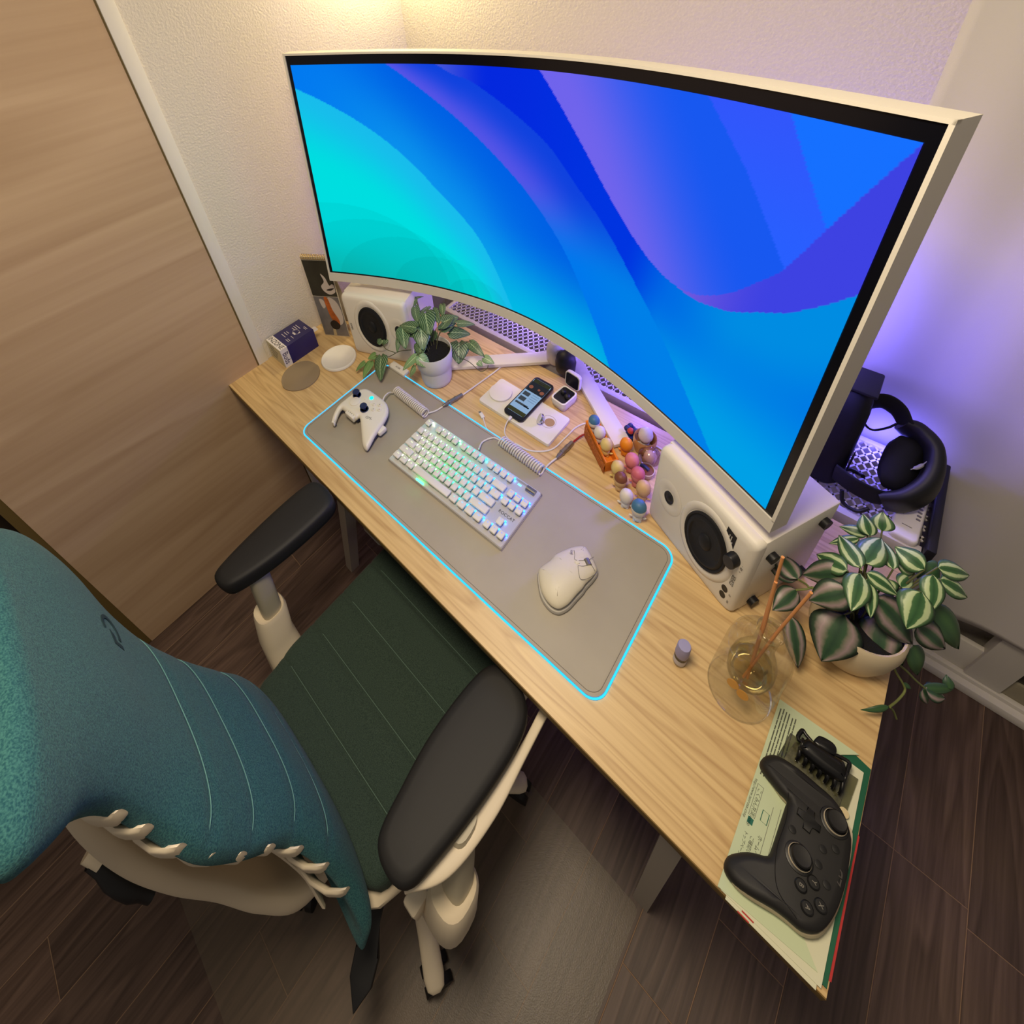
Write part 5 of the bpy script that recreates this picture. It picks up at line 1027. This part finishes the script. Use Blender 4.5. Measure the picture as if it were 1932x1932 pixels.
HB = mat('clip_black', (13, 13, 15), .3)
def hp(l): return [(x - ho.x, y - ho.y) for x, y in l]
b = B(); pillow(b, hp([(1.530, .214), (1.534, .232), (1.545, .236), (1.566, .238), (1.580, .240), (1.585, .226), (1.584, .215), (1.560, .210)]), [(.003, .010), (0, .013), (0, .019), (.003, .0225), (.008, .024)], 3, zf=lambda x, y: .006 * math.cos((y) * 60)); finish('jaw', b, HB, hc, 50)
b = B(); pillow(b, hp([(1.544, .234), (1.545, .245), (1.550, .250), (1.563, .2525), (1.569, .248), (1.567, .238)]), [(.002, .020), (0, .022), (0, .026), (.002, .0275)], 3); finish('thumb_tab', b, HB, hc, 50)
for tri in ([(1.526, .226), (1.528, .242), (1.533, .240), (1.545, .234)], [(1.568, .240), (1.586, .247), (1.587, .238), (1.584, .226)]):
    b = B(); tube(b, [Vector((x - ho.x, y - ho.y, .018)) for x, y in [(p.x, p.y) for p in crc([(x, y, 0) for x, y in tri], 4)]], .0028, 8, close=True); finish('wing', b, HB, hc, 60)
for x in (1.531, 1.540, 1.549, 1.558, 1.567, 1.576, 1.585):
    b = B(); x -= ho.x; tube(b, [(x, -.010, .018), (x + .001, -.018, .015), (x + .001, -.024, .008), (x + .001, -.022, .001)], [.0030, .0028, .0022, .0014], 8, n=4); finish('tooth', b, HB, hc, 60)
    b = B(); tube(b, [(x, .002, .022), (x, -.006, .026), (x, -.012, .022)], .0022, 8, n=4); finish('tooth', b, HB, hc, 60)
bg_ = thing('gamepad', 'matte black game controller on the letters at the desk corner', 'game controller', (1.555, .10, .0064)); bo = (1.555, .10)
BM = mat('controller_black', (24, 23, 23), .6, bump=(1500, .15, .0003))
b = B(); pillow(b, [(x + .004, y - .002) for x, y in BCTL], [(.006, .0004), (.002, .003), (.001, .010), (.003, .016)], 2, off=bo); finish('lower_shell', b, mat('controller_ivory', (196, 182, 150), .5), bg_, 50)
def bz(x, y):
    g = max(0, min(1, (1.545 - x) / .05)); return -.012 * g ** 1.5
b = B(); pillow(b, BCTL, [(.004, .008), (.001, .012), (0, .017), (0, .024), (.002, .0285), (.005, .0312), (.010, .0325)], 2, zf=bz, off=bo); finish('shell', b, BM, bg_, 60)
IV = mat('stick_ivory', (196, 184, 160), .4)
for x, y in ((1.5835, .159), (1.5575, .0915)):
    b = B(); lathe(b, [(0, .031), (.0165, .031), (.0160, .0335), (.0145, .034), (0, .034)], 28, (x - bo[0], y - bo[1], 0)); finish('stick_ring', b, mat('ring_black', (16, 16, 17), .4), bg_)
    b = B(); lathe(b, [(.0128, .0335), (.0134, .0345), (.0134, .0385), (.0128, .0395)], 28, (x - bo[0], y - bo[1], 0)); finish('stick_collar', b, IV, bg_)
    b = B(); lathe(b, [(0, .039), (.0095, .039), (.0112, .0435), (.0115, .0465), (.0100, .0485), (.006, .0478), (0, .0475)], 28, (x - bo[0], y - bo[1], 0)); finish('thumb_stick', b, BM, bg_, 50)
b = B(); w_, l_ = .0042, .0135; cx_, cy_ = 1.5575 - bo[0], .138 - bo[1]
prism(b, [(cx_ + x, cy_ + y) for x, y in ((-w_, -l_), (w_, -l_), (w_, -w_), (l_, -w_), (l_, w_), (w_, w_), (w_, l_), (-w_, l_), (-w_, w_), (-l_, w_), (-l_, -w_), (-w_, -w_))], .031, .0362, bev=.001); finish('direction_pad', b, mat('ring_black', (16, 16, 17)), bg_, 30)
for x, y, t_ in ((1.565, .0665, 'B'), (1.576, .080, 'Y'), (1.5755, .0515, 'A'), (1.587, .0645, 'X')):
    b = B(); lathe(b, [(0, .031), (.0066, .031), (.0068, .0362), (.0056, .0374), (0, .0376)], 22, (x - bo[0], y - bo[1], 0)); k = finish('button', b, mat('ring_black', (16, 16, 17)), bg_, 40); text('legend', t_, .0072, mat('ink_dim', (120, 116, 106), .6), k, (x - bo[0], y - bo[1], .0378), (0, -1, 0), (1, 0, 0), .0001)
for x, y in ((1.590, .132), (1.589, .0895), (1.577, .102), (1.544, .114), (1.578, .121)):
    b = B(); lathe(b, [(0, .030), (.0042, .030), (.0043, .0342), (0, .0348)], 16, (x - bo[0], y - bo[1], 0)); finish('small_button', b, mat('ring_black', (16, 16, 17)), bg_, 40)
text('lettering', 'ZD', .017, mat('ink_shadow', (58, 54, 52), .5), bg_, (1.597 - bo[0], .108 - bo[1], .0322), (0, 1, 0), (-1, 0, 0), .0002, squeeze=.8)
b = B(); tube(b, [Vector((x - .001, y, .0322)) for x, y in ((1.531 - bo[0], .150 - bo[1]), (1.536 - bo[0], .12 - bo[1]), (1.535 - bo[0], .08 - bo[1]), (1.545 - bo[0], .045 - bo[1]), (1.57 - bo[0], .034 - bo[1]))], .0004, 5, n=6); finish('panel_seam', b, mat('ring_black', (16, 16, 17)), bg_)
b = B(); pillow(b, [(1.597, .172), (1.603, .180), (1.610, .176), (1.613, .150), (1.612, .125), (1.606, .12), (1.604, .15)], [(.001, 0), (0, .001), (0, .0022), (.001, .003)], 3, off=(1.606, .15)); solo(finish('ivory_stick', b, mat('stick_cream', (214, 200, 172), .5), None, 50), 'flat ivory stick between the black controller and folder edge', 'stick', (1.606, .15, .0031))

# ================================================================== headset and remote on the rack
hd = thing('headset', 'bulky black padded headset resting on the rack beside the screen', 'headset', (1.50, .80, -.002)); h0 = Vector((1.50, .80, -.002))
HM = mat('headset_black', (16, 16, 22), .75, bump=(800, .2, .0006)); HM2 = mat('headset_black2', (22, 22, 26), .5)
b = B(); R = []
for k, (z, i_) in enumerate(((0, .02), (.006, .006), (.02, .0), (.20, .004), (.225, .010), (.240, .022), (.244, .04))):
    R.append([Vector((x, y + z * .16, z)) - Vector((1.50, .80, 0)) for x, y in rrect(1.37 + i_, .735 + i_, 1.478 - i_, .835 - i_ * .6, .026, 5)])
rings(b, R); finish('rear_cushion', b, HM, hd, 60)
b = B(); box(b, Vector((1.380, .800, .240)) - Vector((1.50, .80, 0)), Vector((1.474, .880, .250)) - Vector((1.50, .80, 0)), bev=.004); finish('cushion_flap', b, HM2, hd)
def hslab(name, pts, wd, th, m, side): 
    P = cr(pts, 8); W_ = cr([(a, c, 0) for a, c in zip(wd, th)], 8); b = B(); R = []; sx = Vector(side)
    for i, p in enumerate(P):
        t = (P[min(i + 1, len(P) - 1)] - P[max(0, i - 1)]).normalized(); s_ = (sx - t * sx.dot(t)).normalized(); nn = t.cross(s_)
        R.append([p + s_ * a * W_[i].x / 2 + nn * c * W_[i].y / 2 - Vector((1.50, .80, 0)) for a, c in sell(0, 0, 1, 1, 18, 3)])
    rings(b, R); return finish(name, b, m, hd, 60)
hslab('strap', [(1.465, .850, .185), (1.49, .862, .195), (1.515, .862, .185), (1.535, .852, .165)], [.042, .042, .04, .036], [.008] * 4, HM, (0, 0, 1))
hslab('strap', [(1.462, .745, .055), (1.495, .730, .058), (1.53, .733, .052), (1.552, .745, .046)], [.046, .046, .046, .044], [.008] * 4, HM, (0, 0, 1))
hslab('visor', [(1.548, .738, .040), (1.578, .752, .058), (1.598, .782, .082), (1.600, .815, .105), (1.585, .842, .132), (1.555, .856, .150), (1.530, .856, .158)], [.060, .076, .088, .092, .086, .070, .046], [.022, .030, .034, .036, .034, .030, .018], HM2, (-.2, -.3, 1))
b = B(); R = []
for k, (t, rx, rz_) in enumerate(((0, .2, .2), (.1, .7, .7), (.3, 1, 1), (.7, 1.0, 1.0), (.95, .8, .8), (1, .55, .55))):
    c_ = Vector((1.524 + t * .058, .800 + t * .004, .098 + t * .006)) - Vector((1.50, .80, 0)); ax = Vector((.0, .78, .62)).normalized(); ay = Vector((-.45, -.55, .70)).normalized()
    R.append([c_ + ax * a * .058 * rx + ay * c * .036 * rz_ for a, c in sell(0, 0, 1, 1, 24, 2.4)])
rings(b, R); finish('face_padding', b, HM, hd, 60)
b = B(); tube(b, [Vector(p) - Vector((1.50, .80, 0)) for p in ((1.564, .772, .128), (1.575, .786, .132), (1.583, .802, .140))], [.001, .0038, .001], 8, n=4); finish('lens_rim', b, mat('lens_grey', (160, 158, 150), .3), hd)
b = B(); tube(b, [Vector(p) - Vector((1.50, .80, 0)) for p in ((1.470, .850, .170), (1.474, .838, .140), (1.492, .836, .128), (1.512, .842, .145), (1.522, .848, .160))], .0024, 8, n=5); finish('cord', b, BLACK, hd, 60)
b = B(); tube(b, [Vector(p) - Vector((1.50, .80, 0)) for p in ((1.485, .728, .030), (1.495, .716, .008), (1.52, .712, .008), (1.535, .722, .022))], .004, 8, n=5); finish('cord', b, BLACK, hd, 60)
b = B(); tube(b, [Vector(p) - Vector((1.50, .80, 0)) for p in ((1.478, .80, .006), (1.488, .815, .006), (1.505, .815, .006), (1.512, .80, .02))], .0045, 8, n=5); finish('cord', b, BLACK, hd, 60)
b = B(); box(b, Vector((1.4782, .752, .060)) - Vector((1.5, .8, 0)), Vector((1.4796, .772, .112)) - Vector((1.5, .8, 0))); tg = finish('woven_tag', b, BLACK, hd)
b = B(); box(b, Vector((1.4797, .756, .062)) - Vector((1.5, .8, 0)), Vector((1.4801, .768, .074)) - Vector((1.5, .8, 0))); finish('orange_mark', b, mat('tag_orange', (190, 100, 50), .6), tg, 0)
b = B(); box(b, Vector((1.4797, .759, .078)) - Vector((1.5, .8, 0)), Vector((1.4801, .764, .106)) - Vector((1.5, .8, 0))); finish('tag_print', b, mat('ink_white', (190, 188, 182)), tg, 0)
rm = thing('remote_control', 'white remote control lying at the right end of the rack', 'remote control', (1.600, .802, -.0065), -.045)
b = B(); R = [[Vector((x, y, z)) for x, y in rrect(-.0225 + i_, -.104 + i_, .0225 - i_, .104 - i_, .009, 6)] for i_, z in ((.004, 0), (.001, .003), (0, .010), (0, .018), (.002, .0215), (.004, .0225))]; rings(b, R); finish('body', b, WHITE, rm, 50)
b = B(); prism(b, rrect(-.017, .062, .017, .094, .003), .0224, .0229); finish('display', b, mat('remote_lcd', (74, 76, 96), .3), rm, 0)
for r_ in range(11):
    for c_ in range(3):
        if r_ > 8 and c_ == 1: continue
        x, y = -.013 + c_ * .013, .052 - r_ * .0098; b = B(); prism(b, rrect(x - .0036, y - .0022, x + .0036, y + .0022, .0016, 3), .0224, .0234); finish('button', b, mat('remote_button', (120, 116, 116) if (r_ * 3 + c_) % 7 else (176, 150, 70), .5) if (r_ * 3 + c_) % 7 else mat('remote_button_yellow', (186, 160, 84), .5), rm, 0)
b = B(); box(b, (-.008, -.074, .0224), (.008, -.0725, .0227)); finish('mark', b, INKG, rm, 0)

# ================================================================== under the desk, on the floor
ub = B(); box(ub, (-.036, -.03, -.065), (.036, .03, .065), bev=.008); solo(finish('power_brick', ub, mat('brick_white', (186, 180, 176), .5), None, 40), 'white power brick fixed under the desk left of the seat', 'power adapter', (.665, .052, -.0895))
ub = B(); box(ub, (-.02, -.014, -.05), (.02, .014, .05), bev=.003); solo(finish('switch_box', ub, WHITE2, None, 40), 'small white switch box under the desk edge by the arm pad', 'switch box', (.545, .075, -.0745))
b = B(); prism(b, rrect(.40, -.735, 1.4525, .012, .012), 0, .0016)
m = bpy.data.materials.new('mat_clear_vinyl'); m.use_nodes = True; nt = m.node_tree; bs = nt.nodes['Principled BSDF']; bs.inputs['Base Color'].default_value = lin((150, 138, 118)) + (1,); bs.inputs['Roughness'].default_value = .27; bs.inputs['Alpha'].default_value = .16
tc = node(nt, 'ShaderNodeTexCoord'); nz = node(nt, 'ShaderNodeTexNoise', i_Scale=420.0); nt.links.new(tc.outputs['Object'], nz.inputs['Vector']); bp = node(nt, 'ShaderNodeBump', i_Strength=.35, i_Distance=.001); nt.links.new(nz.outputs[0], bp.inputs['Height']); nt.links.new(bp.outputs[0], bs.inputs['Normal'])
solo(finish('chair_mat', b, m, None, 0), 'clear vinyl floor mat under the office chair', 'floor mat', (0, 0, F + .0004))
